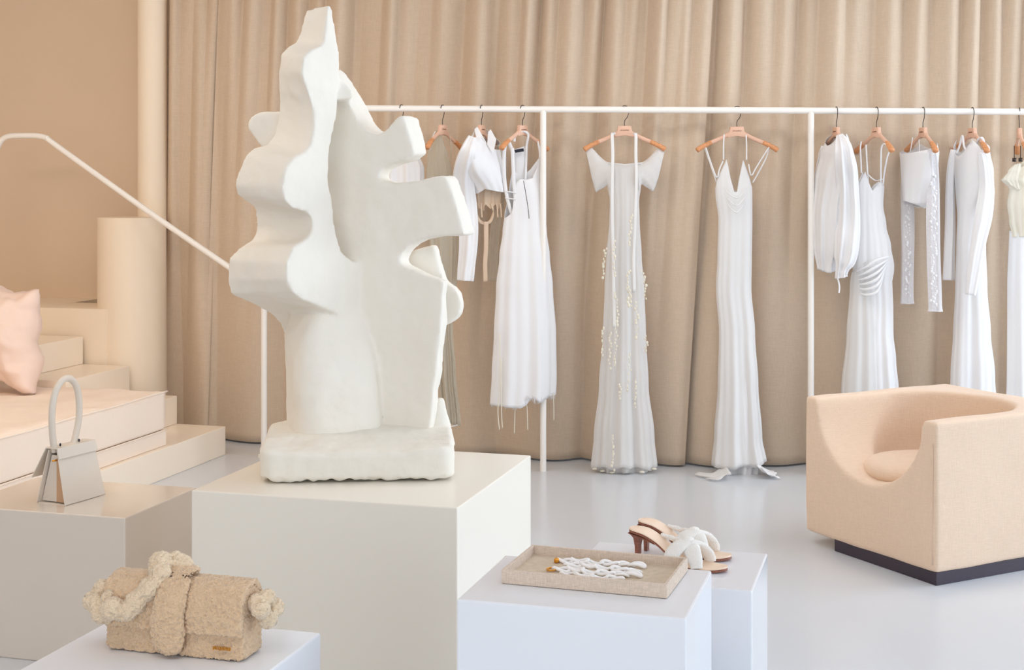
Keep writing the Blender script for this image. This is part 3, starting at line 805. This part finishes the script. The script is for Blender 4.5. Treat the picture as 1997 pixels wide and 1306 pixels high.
obj('ribbon_tie', ribbon([(1199,262,-.02),(1194,262,-.03),(1195,300,-.06),(1194,350,-.07),(1194,420,-.075),(1196,500,-.08),(1197,570,-.085),(1198,640,-.09)], Y, .018, .0015), M['satin'], g)
obj('ribbon_tie', ribbon([(1236,262,-.02),(1240,262,-.03),(1240,300,-.06),(1241,350,-.07),(1239,420,-.075),(1236,500,-.08),(1237,570,-.085)], Y, .018, .0015), M['satin'], g)
def petals(strand, Yo, seed):
    R = random.Random(seed); ms = []
    P = pxpath(strand, Y+Yo, k=8); L = 0; nxt = 0
    for i in range(len(P)-1):
        seg = (P[i+1]-P[i]).length; L += seg
        if L >= nxt:
            nxt = L+R.uniform(.010, .017); c = P[i]+V((R.uniform(-.008, .008), R.uniform(-.006, .006), 0))
            r_ = R.uniform(.0055, .0095)
            ms.append(ball(c, r_, 7, 5, (R.uniform(.5, .95), R.uniform(.25, .5), R.uniform(.9, 1.35))))
    ms.append(tube([P[i] for i in range(0, len(P), 4)], .0008, 4))
    obj('petal_string', join(*ms), M['cream'], g)
for i, (st, yo) in enumerate([
 ([(1232,420),(1229,445),(1227,465),(1228,483)], -.10), ([(1181,485),(1177,505),(1178,525),(1178,545)], -.06), ([(1197,470),(1197,510),(1199,540)], -.10),
 ([(1229,528),(1222,550),(1226,575),(1225,600)], -.11), ([(1252,528),(1256,545),(1259,568),(1257,585)], -.08), ([(1224,560),(1230,580),(1234,600)], -.11),
 ([(1258,655),(1261,670),(1260,690)], -.05), ([(1201,570),(1203,620),(1202,675),(1200,720)], -.11), ([(1189,650),(1190,670),(1189,695),(1192,720)], -.10),
 ([(1229,690),(1227,740),(1225,768)], -.12), ([(1208,750),(1211,765),(1208,782)], -.12), ([(1240,590),(1243,630),(1242,660)], -.11), ([(1239,740),(1238,770),(1240,800)], -.12),
 ([(1194,850),(1194,880),(1196,920)], -.14), ([(1176,640),(1175,660),(1174,700)], -.05)]): petals(st, yo, i)
ft = []
for x, y in ((1160,914),(1175,918),(1194,921),(1214,915),(1235,916),(1252,920),(1266,916),(1276,914)):
    c = PY(x, y, Y-.04+R.uniform(-.05, .05)); ft.append(ball(V((c.x, c.y, c.z)), .011, 8, 5, (1.4, .7, .5)))
obj('hem_petals', join(*ft), M['cream'], g)

# 5 slip dress
Y = yrail(1437); g = G('slip_dress', 'long white satin slip dress with thin straps and a train on the floor', 1437)
rows = [(305,1398,1462),(345,1393,1466),(375,1395,1467),(430,1401,1467),(500,1399,1466),(560,1396,1465),(650,1402,1472),(750,1400,1478),(850,1393,1485),(905,1388,1494)]
nk = [(-1,366),(-.9,352),(-.45,310),(-.3,326),(-.02,374),(.12,374),(.4,330),(.56,311),(.85,345),(1,366)]
sol(obj('dress_body', garment(rows, Y, nk, [(-1,908),(-.4,911),(.1,905),(.6,907),(1,898)], [(305,.25),(430,.36),(650,.4),(905,.52)], 0, ((0,.001),(.2,.003),(.6,.006),(1,.018)), 7, 21, topb=[(-1,366),(-.5,372),(.5,372),(1,366)], n=190), M['satin'], g))
dr = []
for q in range(3):                          # cowl drape folds below the neckline
    yy = 378+q*14; ww = 24-q*3
    dr.append(tube(pxpath([(1434-ww,yy-14,-.055),(1434-ww*.5,yy,-.068),(1436,yy+8,-.075),(1436+ww*.5,yy,-.068),(1436+ww,yy-14,-.055)], Y), [.0015+.0022*math.sin(PI*i/24) for i in range(25)], 8))
obj('cowl_drape', join(*dr), M['satin'], g)
for pts in ([(1411,312,-.04),(1411,285,-.03),(1412,262,-.015)], [(1456,312,-.04),(1456,285,-.03),(1455,263,-.015)], [(1374,282,-.02),(1379,295,-.025),(1388,322,-.03),(1398,346,-.035),(1403,330,-.03),(1410,314,-.03)], [(1373,284,.01),(1382,310,.01),(1394,345,0),(1399,362,0)], [(1500,287,-.02),(1490,302,-.02),(1474,328,-.03),(1465,342,-.03),(1460,320,-.03)], [(1500,288,.01),(1494,308,.01),(1480,335,0),(1468,356,0)]):
    obj('strap', ribbon(pts, Y, .0078, .002), M['satin'], g)
sol(obj('underskirt', garment([(700,1412,1466),(900,1400,1484),(935,1404,1478)], Y, [(-1,720),(1,720)], [(-1,918),(-.6,925),(-.2,936),(.2,924),(.6,930),(1,926)], .4, 0, ((0,.01),(1,.024)), 7, 5), M['cloth'], g))
tr = []
for i in range(14):
    t = i/13; row = []
    for j in range(20):
        s_ = j/19
        x = lerp(1.165, 1.02, t)+.03*math.sin(s_*6+t*3)*t; y = lerp(7.80, 7.62, s_)+.02*math.sin(t*7)+.02*t
        z = .006+.03*(1-t)**2+abs(.012*math.sin(s_*14+t*4))*(1-.4*t)
        row.append(V((x, y, z)))
    tr.append(row)
sol(obj('train', loft(tr, closed=False, cap=False), M['sheer'], g), .002)
tr = []
for i in range(10):
    t = i/9; row = []
    for j in range(14):
        s_ = j/13; row.append(V((lerp(1.33, 1.43, t)+.01*math.sin(s_*7), lerp(7.85, 7.68, s_), .006+.05*(1-t)**2+abs(.010*math.sin(s_*11+t*5)))))
    tr.append(row)
sol(obj('train', loft(tr, closed=False, cap=False), M['cloth'], g), .002)

# 6 balloon sleeve blouse
Y = yrail(1631); g = G('blouse', 'white voluminous balloon sleeved blouse hanging nearest the right rack post', 1631)
sol(obj('blouse_body', garment([(255,1624,1646),(275,1614,1650),(300,1602,1656),(350,1592,1652),(420,1586,1650),(480,1588,1648),(529,1596,1634)], Y, [(-1,285),(-.5,262),(-.2,270),(.1,292),(.4,262),(1,262)], [(-1,525),(-.3,531),(.4,529),(1,527)], [(255,3.0),(300,2.8),(400,1.4),(529,.8)], YW(4), ((0,.003),(.4,.014),(1,.016)), 7, 31, topb=[(-1,280),(0,256),(1,262)]), M['cloth'], g))
obj('sleeve', sleeve([(1637,262,6,-.14),(1644,286,14,-.222),(1648,315,18,-.215),(1652,360,20,-.16),(1654,420,21,-.12),(1652,470,22,-.12),(1648,505,19,-.12),(1643,522,12,-.12),(1641,534,10,-.12),(1642,541,11,-.12)], Y, .7, 7, .010, 6), M['cloth'], g)
obj('sleeve', sleeve([(1607,285,6,.05),(1600,330,9,.06),(1596,400,10,.06),(1598,460,10,.06),(1603,515,9,.06)], Y, .8, 9, .008), M['cloth'], g)
obj('cuff_tie', ribbon([(1631,538),(1635,548),(1637,560),(1636,571)], Y-.12, .009, .002), M['cloth'], g)
# 7 draped strappy dress
Y = yrail(1709); g = G('dress', 'white ruched strappy dress with side drape, between balloon blouse and lace top', 1709)
rows = [(330,1676,1722),(362,1672,1724),(400,1672,1722),(440,1670,1728),(480,1666,1737),(520,1664,1743),(534,1664,1742),(546,1668,1739),(600,1672,1741),(650,1668,1741),(700,1664,1746),(760,1660,1751),(905,1650,1760)]
sol(obj('dress_body', garment(rows, Y, [(-1,362),(-.6,334),(-.35,350),(0,372),(.35,360),(.7,354),(1,362)], [(-1,900),(1,905)], .5, 0, ((0,.001),(.25,.004),(.6,.010),(1,.020)), 8, 41), M['cloth'], g))
sol(obj('sheer_overlay', garment([(500,1664,1700),(560,1656,1704),(650,1650,1710),(760,1640,1715),(905,1632,1720)], Y, [(-1,530),(0,510),(1,500)], [(-1,895),(1,900)], .6, 0, ((0,.004),(1,.02)), 5, 43, dy=-.02), M['sheer'], g))
dd = []
for q in range(6):
    dd.append(tube(pxpath([(1735-q*2,500+q*5,-.06),(1712,506+q*12,-.10),(1690,520+q*11,-.09),(1670+q,530+q*8,-.05)], Y), [.003+.005*math.sin(PI*i/18) for i in range(19)], 8))
obj('ruched_drape', join(*dd), M['cloth'], g)
for pts in ([(1680,337,-.02),(1679,310,.03),(1678,288,.06),(1680,276,.07)], [(1694,368,-.03),(1692,335,.0),(1690,300,.04),(1689,282,.05)], [(1718,356,-.06),(1718,320,-.1),(1719,290,-.13),(1724,280,-.15),(1730,284,-.16)], [(1722,360,-.05),(1725,335,-.09),(1730,308,-.16),(1734,296,-.19)], [(1693,340,-.01),(1700,347,-.03),(1709,352,-.05),(1721,349,-.07)]):
    obj('strap', ribbon(pts, Y, .0085, .002), M['cloth'], g)
# 8 lace top
Y = yrail(1800); g = G('lace_top', 'white lace long sleeved top with two sleeves hanging well below its body', 1800)
sol(obj('bodice', garment([(280,1770,1820),(300,1762,1823),(350,1761,1824),(395,1763,1824),(405,1778,1812)], Y, [(-1,300),(-.7,296),(-.3,293),(.1,297),(.4,288),(.7,280),(1,290)], [(-1,392),(-.5,400),(0,406),(.6,404),(1,402)], [(280,2.5),(300,2.3),(405,.9)], YW(5), ((0,.001),(1,.008)), 6, 51), M['cloth'], g))
obj('sleeve', sleeve([(1815,290,6,-.19),(1819,312,10,-.17),(1820,360,12,-.12),(1820,420,13,-.12),(1821,500,13,-.12),(1823,560,13,-.12),(1824,598,13,-.12),(1824,607,15,-.12)], Y, .45, 11, .003), M['lace'], g)
obj('sleeve', sleeve([(1768,310,8,.05),(1769,370,12,.06),(1770,430,13,.06),(1770,500,12,.06),(1769,560,12,.06),(1769,586,13,.06),(1769,592,14,.06)], Y, .45, 13, .003), M['lace'], g)
for pts in ([(1775,296,.05),(1778,280,.06),(1780,268,.07)], [(1793,296,0),(1793,284,.01),(1792,272,.02)]): obj('strap', ribbon(pts, Y, .005, .0015), M['cloth'], g)
R = random.Random(9); slv = [o for o in g.children if o.name.startswith('sleeve')]
for (x0, hw_, dyy, a0, a1) in ((1770, 9, .035, 400, 580), (1821, 10, -.145, 330, 596)):
    y_ = a0; lp = []
    while y_ < a1:
        c = PY(x0+R.uniform(-hw_, hw_)*.6, y_, Y+dyy+(-.004)); lp.append(ball(c, R.uniform(.004, .008), 6, 4, (1, .5, 1.3))); y_ += R.uniform(2.5, 6)
    obj('lace_motifs', join(*lp), M['cloth'], slv[1] if x0 < 1800 else slv[0])
# 9 column dress
Y = yrail(1896); g = G('evening_dress', 'white long sleeved column dress with cut-out shoulder, right of the lace top', 1896)
rows = [(262,1872,1900),(290,1867,1922),(340,1866,1932),(380,1867,1936),(420,1868,1930),(480,1866,1922),(560,1864,1925),(650,1860,1932),(730,1855,1940),(905,1842,1958)]
sol(obj('dress_body', garment(rows, Y, [(-1,304),(-.8,284),(-.5,272),(-.2,292),(.1,296),(.4,284),(.7,276),(1,296)], [(-1,900),(1,905)], [(262,2.4),(300,2.0),(420,.8),(905,.5)], YW(6), ((0,.001),(.3,.003),(1,.02)), 6, 61), M['cloth'], g))
obj('sleeve', sleeve([(1914,296,7,-.19),(1921,328,12,-.16),(1924,370,15,-.13),(1919,420,17,-.14),(1909,470,15,-.14),(1901,520,13,-.14),(1893,575,10,-.14)], Y, .6, 17, .003), M['cloth'], g)
obj('sleeve', sleeve([(1860,292,6,.06),(1855,330,8,.07),(1853,380,9,.07),(1853,440,10,.07),(1851,500,11,.07),(1850,546,12,.07)], Y, .5, 19, .003), M['cloth'], g)
obj('strap', ribbon([(1903,290,-.08),(1906,276,-.11),(1912,268,-.13),(1918,274,-.13),(1918,290,-.12)], Y, .014, .003), M['cloth'], g)
obj('strap', ribbon([(1866,300,.05),(1872,282,.05),(1877,264,.03),(1880,285,0),(1886,296,-.02)], Y, .012, .003), M['cloth'], g)
# 10 cream garment with clips at the frame edge
Y = yrail(1988); g = G('gown', 'cream off-shoulder garment clipped at the right edge of the frame', 1988)
sol(obj('bodice', garment([(318,1978,2040),(345,1958,2040),(350,1953,2040),(368,1968,2040),(400,1964,2040),(430,1968,2035),(462,1974,2030)], Y, [(-1,348),(-.6,326),(-.2,312),(1,318)], [(-1,462),(1,458)], .5, 0, ((0,.004),(1,.014)), 7, 71), M['cream'], g))
sol(obj('skirt', garment([(440,1970,2035),(560,1966,2040),(700,1966,2045),(905,1962,2060)], Y, [(-1,450),(1,450)], [(-1,900),(1,900)], .45, 0, ((0,.004),(1,.02)), 6, 72, dy=.01), M['cloth'], g))
sol(obj('sleeve_flap', garment([(316,1977,1986),(335,1962,1988),(349,1953,1988),(360,1961,1988),(370,1969,1988)], Y, [(-1,320),(1,318)], [(-1,352),(-.6,362),(0,370),(1,366)], .5, 0, ((0,.001),(1,.006)), 5, 3, dy=-.03), M['cream'], g))
for x, dy_ in ((1978, -.13), (1990, -.05)):
    p = PY(x, 308, Y+dy_); o = obj('hanger_clip', join(tube([PY(x, 284, Y+dy_), PY(x, 310, Y+dy_)], .0022, 6), quadbox([(p.x-.008, p.y-.008), (p.x+.008, p.y-.008), (p.x+.008, p.y+.008), (p.x-.008, p.y+.008)], p.z-.02, p.z)), M['hook'], g)

# ------------------------------------------------------------------ grey purse
A = PZ(127, 987, HL); B_ = PZ(206, 964, HL); pu = (B_-A).normalized(); pv = V((-pu.y, pu.x, 0)); PW = (B_-A).length
def pp_(u, w, z): return A+pu*u+pv*w+V((0, 0, z))
purse = thing('top_handle_bag', 'small taupe leather trapezoid bag with a tall arched handle', 'handbag', pp_(PW/2, .065, 0))
HZ = .185; DW = .13
def pan(pts, t, name, m, r=.0015):
    f = [pp_(*p) for p in pts]; n = (f[1]-f[0]).cross(f[2]-f[0]).normalized()
    return obj(name, bevel_bm(prism(f, [q-n*t for q in f]), r, 2), m, purse, smooth=False)
zt = .0015; tp = .010
pan([(0,0,zt),(PW,0,zt),(PW-tp,.045,HZ),(tp,.045,HZ)], .004, 'front_panel', M['purse'])
pan([(0,DW,zt),(tp,DW-.045,HZ),(PW-tp,DW-.045,HZ),(PW,DW,zt)], .004, 'back_panel', M['purse'])
pan([(.004,.006,zt),(PW-.004,.006,zt),(PW-.004,DW-.006,zt),(.004,DW-.006,zt)], .003, 'bottom_panel', M['purse'])
for u0, nm in ((.022, 'side_gusset'), (PW-.022, 'side_gusset')):
    pan([(u0,.006,zt+.003),(u0,.05,HZ-.02),(u0,DW-.05,HZ-.02),(u0,DW-.006,zt+.003)], .003, nm, M['purse'])
pan([(.02,.012,zt+.004),(.02,.035,.10),(.02,.046,HZ-.03),(.02,.055,HZ-.03),(.02,.055,zt+.004)], .002, 'inner_lining', M['pursei'])
pan([(tp-.006,.030,HZ-.030),(PW-tp+.006,.030,HZ-.030),(PW-tp+.004,.040,HZ+.006),(tp-.004,.040,HZ+.006)], .003, 'flap', M['purse'])
pan([(tp-.004,.040,HZ+.007),(PW-tp+.004,.040,HZ+.007),(PW-tp+.004,DW-.038,HZ+.007),(tp-.004,DW-.038,HZ+.007)], .004, 'flap', M['purse'])
pan([(tp-.004,DW-.038,HZ+.008),(PW-tp+.004,DW-.038,HZ+.008),(PW-.002,DW+.022,.085),(.0,DW+.022,.085)], .003, 'flap', M['purse'])
hd = [(.028,.072,HZ-.01),(.018,.072,HZ+.04),(.012,.070,HZ+.10),(.014,.068,HZ+.155),(.030,.066,HZ+.205),(.062,.065,HZ+.234),(.098,.065,HZ+.232),(.128,.066,HZ+.20),(.142,.068,HZ+.15),(.144,.070,HZ+.09),(.132,.072,HZ+.035),(.118,.072,HZ-.005)]
hp_ = catmull([pp_(*p) for p in hd], 8)
obj('handle', tube(hp_, .0115, 16), M['purse'], purse)
obj('gold_clasp', tube([pp_(-.004, .052, HZ-.035), pp_(.03, .052, HZ-.035)], .003, 10), M['gold'], purse)
for u0 in (.036, .128): obj('handle_tab', ball(pp_(u0, .055, HZ+.014), .0045, 8, 6, (.8, .8, 1.3)), M['blacktag'], purse)

# ------------------------------------------------------------------ shearling bag
A2 = PZ(206, 1266, HB); B2 = PZ(474, 1293, HB); fu = (B2-A2).normalized(); fv = V((-fu.y, fu.x, 0)); FWd = (B2-A2).length
def fp_(u, w, z): return V((A2.x, A2.y, HB))+fu*u+fv*w+V((0, 0, z))
fb = thing('shearling_bag', 'fluffy cream shearling shoulder bag with bobbly knotted strap and gold lettering', 'handbag', fp_(FWd/2, .04, 0))
def fluffy(name, vf, m, vox=.0021, sm=7, a1=.0042, s1=.0085, a2=.002, s2=.0045, seed=0):
    o = obj(name, vf, m, None); fixnorm(o)
    blend_shape(o, vox, sm); roughen(o, a1, s1, seed, 1, True); roughen(o, a2, s2, seed+3, 1, True)
    o.parent = fb; o.matrix_parent_inverse = Matrix.Translation(-fb.location); return o
def xsec(secs, prof):                     # extrude a closed (w, z) profile along u
    return loft([[fp_(u, .042+(w-.042)*s, z0+z*s) for w, z in prof] for u, s, z0 in secs])
FH = .143
bp_ = [(.0,.003),(.084,.003),(.084,.09),(.078,.125),(.06,FH-.004),(.03,FH-.004),(.01,.125),(.003,.07)]
fluffy('bag_body', xsec([(0,.97,.002),(.01,1,0),(FWd-.01,1,0),(FWd,.97,.002)], bp_), M['fleece'], seed=1)
fl = [(-.011,.050),(-.013,.085),(-.007,.118),(.010,FH-.004),(.032,FH+.004),(.062,FH+.003),(.082,.125),(.088,.09),(.088,.06),(.080,.06),(.076,.118),(.055,FH-.008),(.03,FH-.008),(.012,.12),(.004,.09),(.003,.052)]
fluffy('bag_flap', xsec([(.0-.002,1,0),(.01,1,0),(FWd-.01,1,0),(FWd+.001,1,0)], fl), M['fleece'], seed=5)
tg = []
uc = FWd*.495
for z, w, hw_ in ((.008,-.006,.014),(.016,-.012,.026),(.03,-.014,.034),(.05,-.016,.037),(.08,-.019,.036),(.11,-.015,.034),(.132,-.004,.033),(.150,.010,.032),(.159,.034,.030),(.157,.06,.028)):
    lp_ = []
    for j in range(20):
        f = 2*PI*j/20; lp_.append(fp_(uc+hw_*math.cos(f)+(0.004 if z > .1 else -.001), w-.002+.013*math.sin(f)*(1 if w < 0 else .6), z+(.004*math.sin(f) if w > 0 else 0)))
    tg.append(lp_)
fluffy('strap_tab', loft(tg), M['fleece'], seed=8)
cpx = lambda x, y: (40+x/3.328, 1050+y/3.328)
YB_ = A2.y
st = []
pts = [(600,500,-.015,.020),(520,470,-.02,.019),(480,400,-.0,.018),(520,330,.03,.017),(590,400,.02,.014),(560,470,-.03,.021),(660,465,-.035,.022),(720,440,-.035,.024),(790,370,-.035,.026),(860,300,-.03,.024),(905,235,-.02,.024),(915,165,.0,.026),(960,150,.015,.022),(1010,150,.02,.023),(1060,180,.02,.022),(1110,205,.025,.018),(1150,225,.03,.013)]
C = catmull([(p[0], p[1], p[2]) for p in pts], 5); Rr = catmull([(p[3], 0, 0) for p in pts], 5)
pth = [PY(*cpx(c.x, c.y), YB_+c.z) for c in C]
lumps = [tube(pth, [r_.x*.80*(1+.16*math.sin(i*.9)) for i, r_ in enumerate(Rr)], 14)]
for x, y, d, r_ in ((530,325,.02,.021),(465,405,.0,.021),(520,490,-.02,.02),(600,455,-.04,.026),(575,385,-.01,.018),(700,470,-.04,.022),(905,160,.0,.026),(890,210,-.01,.022),(1000,140,.02,.020),(1050,165,.02,.022)):
    lumps.append(ball(PY(*cpx(x, y), YB_+d), r_*.88))
def merge_solids(ms):
    vs, fs = [], []
    for q in ms:
        o = obj('tmp', q, None); fixnorm(o); k0 = len(vs)
        vs += [v.co.copy() for v in o.data.vertices]; fs += [tuple(i+k0 for i in p.vertices) for p in o.data.polygons]; bpy.data.objects.remove(o)
    return vs, fs
def fluffy2(name, ms, m, seed):
    o = obj(name, merge_solids(ms), m, None)
    r = o.modifiers.new('r', 'REMESH'); r.mode = 'VOXEL'; r.voxel_size = .0022
    s = o.modifiers.new('s', 'SMOOTH'); s.factor = .5; s.iterations = 3
    bake(o); roughen(o, .0045, .008, seed, 1, True); roughen(o, .002, .0042, seed+3, 1, True)
    o.parent = fb; o.matrix_parent_inverse = Matrix.Translation(-fb.location); return o
fluffy2('knotted_strap', lumps, M['fleece_lit'], 11)
yr = B2.y+.035
fluffy2('strap_knot', [ball(PY(*cpx(x, y), yr+d), r_) for x, y, d, r_ in ((1505,405,.0,.015),(1535,420,-.012,.0185),(1600,385,0,.0175),(1655,445,.012,.018),(1605,515,-.004,.020),(1560,455,-.022,.0195))], M['fleece_lit'], 15)
ang = math.atan2(fu.y, fu.x)
text_obj('gold_lettering', 'JACQUEMUS', .0085, M['goldtxt'], fb, fp_(FWd*.858, -.0055, .026), Matrix.Rotation(ang, 4, 'Z') @ Matrix.Rotation(PI/2, 4, 'X'), .0015, .78)

# ------------------------------------------------------------------ linen tray with necklace
T0 = PZ(978, 1138, HT); T1 = PZ(1301, 1168, HT); tu = (T1-T0).normalized(); tv = V((-tu.y, tu.x, 0)); TL = (T1-T0).length; TDp = .215; TH = .030
def tp_(u, w, z): return V((T0.x, T0.y, HT))+tu*u+tv*w+V((0, 0, z))
tray = thing('linen_tray', 'rectangular natural linen covered tray on the white plinth', 'tray', tp_(TL/2, TDp/2, 0))
def tbox(u0, u1, w0, w1, z0, z1): return mapped(box(u0, u1, w0, w1, z0, z1), lambda p: tp_(p.x, p.y, p.z))
obj('tray_bottom', bevel_bm(tbox(.004, TL-.004, .004, TDp-.004, .0005, .011), .001, 1), M['linenl'], tray, smooth=False)
th = .007
for q in ((0, TL, 0, th), (0, TL, TDp-th, TDp), (0, th, th, TDp-th), (TL-th, TL, th, TDp-th)):
    obj('tray_side', bevel_bm(tbox(*q, .001, TH), .0012, 2), M['linen'], tray, smooth=False)
neck = thing('link_necklace', 'white enamel link necklace with gold clasps folded in the linen tray', 'necklace', tp_(.16, .1, .011))
def link(path, r, name='link', m=None):
    P = catmull([tp_(u, w, .0155+z) for u, w, z in path], 5, closed=True)
    P.append(P[0].copy()); 
    return obj(name, tube(P, r, 9, .8), m or M['enamel'], neck)
def onpx(x, y, z=.0): 
    p = PZ(960+x/4.9925, 1040+y/4.9925, HT+.016); d = p-tp_(0,0,.016); return (d.dot(tu), d.dot(tv))
def links(centres, hl, hw_, seed):
    R = random.Random(seed)
    for i, (x, y) in enumerate(centres):
        u, w = onpx(x, y); a_ = R.uniform(-.2, .2); zz = .002 if i % 2 else 0
        pts = []
        for q in range(10):
            t = 2*PI*q/10; lx, ly = hl*math.cos(t)*(1+R.uniform(-.1, .1)), hw_*math.sin(t)*(1+R.uniform(-.15, .15))
            pts.append((u+lx*math.cos(a_)-ly*math.sin(a_), w+lx*math.sin(a_)+ly*math.cos(a_), zz+.003*math.sin(t*2+i)))
        link(pts, .0040)
links([(700,262),(850,268),(1000,282),(1150,292),(1290,300),(1410,312)], .0185, .0065, 1)
links([(780,302),(935,312),(1090,330),(1240,350),(1370,366)], .0180, .0055, 2)
links([(670,345),(810,352),(960,372),(1110,388),(1250,396),(1370,402)], .0185, .0065, 3)
links([(740,396),(890,410),(1040,424),(1190,440)], .0180, .0055, 4)
u, w = onpx(632, 262); obj('gold_clasp', bevel_bm(mapped(box(u-.006, u+.005, w-.008, w+.008, .0122, .0215), lambda p: tp_(p.x, p.y, p.z)), .0025, 3), M['gold'], neck)
u, w = onpx(575, 345); link([(u+.009*math.cos(2*PI*q/8), w+.011*math.sin(2*PI*q/8), 0) for q in range(8)], .0022, 'gold_ring', M['gold'])

# ------------------------------------------------------------------ mules
def shoe(label, heel, toe, mirror):
    root = thing('heeled_mule', label, 'shoe', (heel+toe)/2, 'pair of white knotted heeled mules')
    root.location.z = HS
    D = V((toe.x-heel.x, toe.y-heel.y, 0)); L = D.length; D.normalize(); S = V((-D.y, D.x, 0))*mirror
    def sp(s, t, z): return V((heel.x, heel.y, HS))+D*s*L+S*t+V((0, 0, z))
    zc = [(0,.073),(.08,.072),(.18,.067),(.30,.052),(.42,.030),(.52,.013),(.60,.006),(.72,.0045),(.88,.005),(1,.009)]
    hwid = [(0,.006),(.03,.019),(.10,.027),(.2,.027),(.35,.024),(.5,.029),(.65,.037),(.78,.038),(.88,.032),(.95,.023),(.985,.013),(1,.004)]
    def sole(z0, z1, grow, name, m):
        lps = []; n = 60
        for i in range(n+1):
            s = i/n; h = cinterp(zc, s); hw_ = cinterp(hwid, s)*grow; off = .004*math.sin(PI*s)
            zz0, zz1 = h+z0, h+z1
            lps.append([sp(s, off-hw_, zz0+.001), sp(s, off-hw_*.9, zz0), sp(s, off+hw_*.9, zz0), sp(s, off+hw_, zz0+.001), sp(s, off+hw_, zz1-.001), sp(s, off+hw_*.93, zz1), sp(s, off+hw_*.3, zz1-.0012), sp(s, off-hw_*.3, zz1-.0012), sp(s, off-hw_*.93, zz1), sp(s, off-hw_, zz1-.001)])
        o = obj(name, loft(lps), m, root, angle=60); fixnorm(o)
    sole(-.0042, .0015, 1.0, 'outsole', M['outsole']); sole(.0016, .0058, .985, 'insole', M['insole'])
    hl = []
    for z, s0, s1, w in ((.0, .066, .104, .008), (.035, .062, .106, .009), (.055, .052, .118, .012), (.063, .035, .19, .018), (.069, .01, .30, .024)):
        zc_ = z
        hl.append([sp(s0, -w, min(z, cinterp(zc, s0)-.004)), sp(s1, -w, min(z, cinterp(zc, s1)-.004)), sp(s1, w, min(z, cinterp(zc, s1)-.004)), sp(s0, w, min(z, cinterp(zc, s0)-.004))])
    obj('heel', bevel_bm(loft(hl), .001, 1), M['outsole'], root, smooth=False)
    def band(pts, r, flat, name):
        P = catmull([sp(*p) for p in pts], 6); n = len(P)
        o = obj(name, tube(P, [r*(.75+.3*math.sin(PI*i/(n-1))) for i in range(n)], 12, flat, side=tuple(D)), M['fluff'], root); roughen(o, .0012, .006, 1, 2)
    band([(.47,-.031,.020),(.50,-.036,.034),(.55,-.026,.052),(.60,-.004,.060),(.68,.018,.052),(.75,.034,.030),(.77,.040,.010)], .0200, .42, 'strap')
    band([(.50,.033,.016),(.53,.034,.034),(.57,.022,.050),(.61,.0,.056),(.68,-.020,.048),(.74,-.035,.028),(.76,-.041,.010)], .0200, .42, 'strap')
    band([(.28,.026,.062),(.36,.028,.058),(.44,.024,.056),(.52,.012,.060),(.58,.002,.062)], .0065, .8, 'ankle_band')
    o = obj('knot', ball(sp(.605, 0, .061), .017, 16, 10, (1, 1, .75)), M['fluff'], root); roughen(o, .002, .008, 2, 2)
    return root
shoe('white knotted heeled mule nearer the tray, in front of its twin', PZ(1229, 1088, HS), PZ(1418, 1116, HS), 1)
shoe('white knotted heeled mule standing behind its twin', PZ(1246, 1071, HS), PZ(1426, 1093, HS), 1)

# ------------------------------------------------------------------ light
def area(name, loc, rot, sx, sy, power, col):
    l = bpy.data.lights.new(name, 'AREA'); l.shape = 'RECTANGLE'; l.size = sx; l.size_y = sy; l.energy = power; l.color = col
    o = bpy.data.objects.new(name, l); COL.objects.link(o); o.location = loc; o.rotation_euler = rot; return o
for (a, b), pwr in zip(WIN, (95, 255, 400)):
    area('window_daylight', (XR+.45, (a+b)/2, 1.6), (0, PI/2, 0), 2.8, b-a, pwr, (.80, .90, 1.0))
for (a, b), pwr in zip(FW, (205, 175)):
    area('window_daylight', ((a+b)/2, YF-.45, 1.6), (PI/2, 0, 0), b-a, 2.8, pwr, (.84, .92, 1.0))
area('fill_washer', (-2.7, 4.9, CEIL-.12), (math.radians(62), 0, 0), 2.2, .5, 85, (1.0, .84, .66))  # added out of view to warm and brighten the left wall and curtain
area('unseen_ceiling_lamp', (-2.9, 6.4, CEIL-.03), (0, 0, 0), 1.6, 2.0, 22, (1.0, .82, .62))  # lamp out of view, taken from the warmer light on the left
area('fill_washer', (-1.0, 1.4, CEIL-.12), (math.radians(58), 0, 0), 3.0, .6, 58, (1.0, .90, .78))  # added out of view to brighten the large plinth's front and the sculpture
area('unseen_ceiling_lamp', (1.6, 6.3, CEIL-.03), (0, 0, 0), 4.5, .8, 75, (1.0, .97, .93))  # added out of view to bring more light to the rack and back
w = bpy.data.worlds.new('sky'); sc.world = w; w.use_nodes = True
w.node_tree.nodes['Background'].inputs[0].default_value = (.85, .92, 1, 1); w.node_tree.nodes['Background'].inputs[1].default_value = 1.2
vs_ = sc.view_settings; vs_.view_transform = 'Standard'; vs_.look = 'None'; vs_.gamma = 1; vs_.use_curve_mapping = False; vs_.exposure = -1.2
sc.cycles.max_bounces = 10; sc.cycles.diffuse_bounces = 5; sc.cycles.transparent_max_bounces = 24
sc.cycles.use_denoising = True
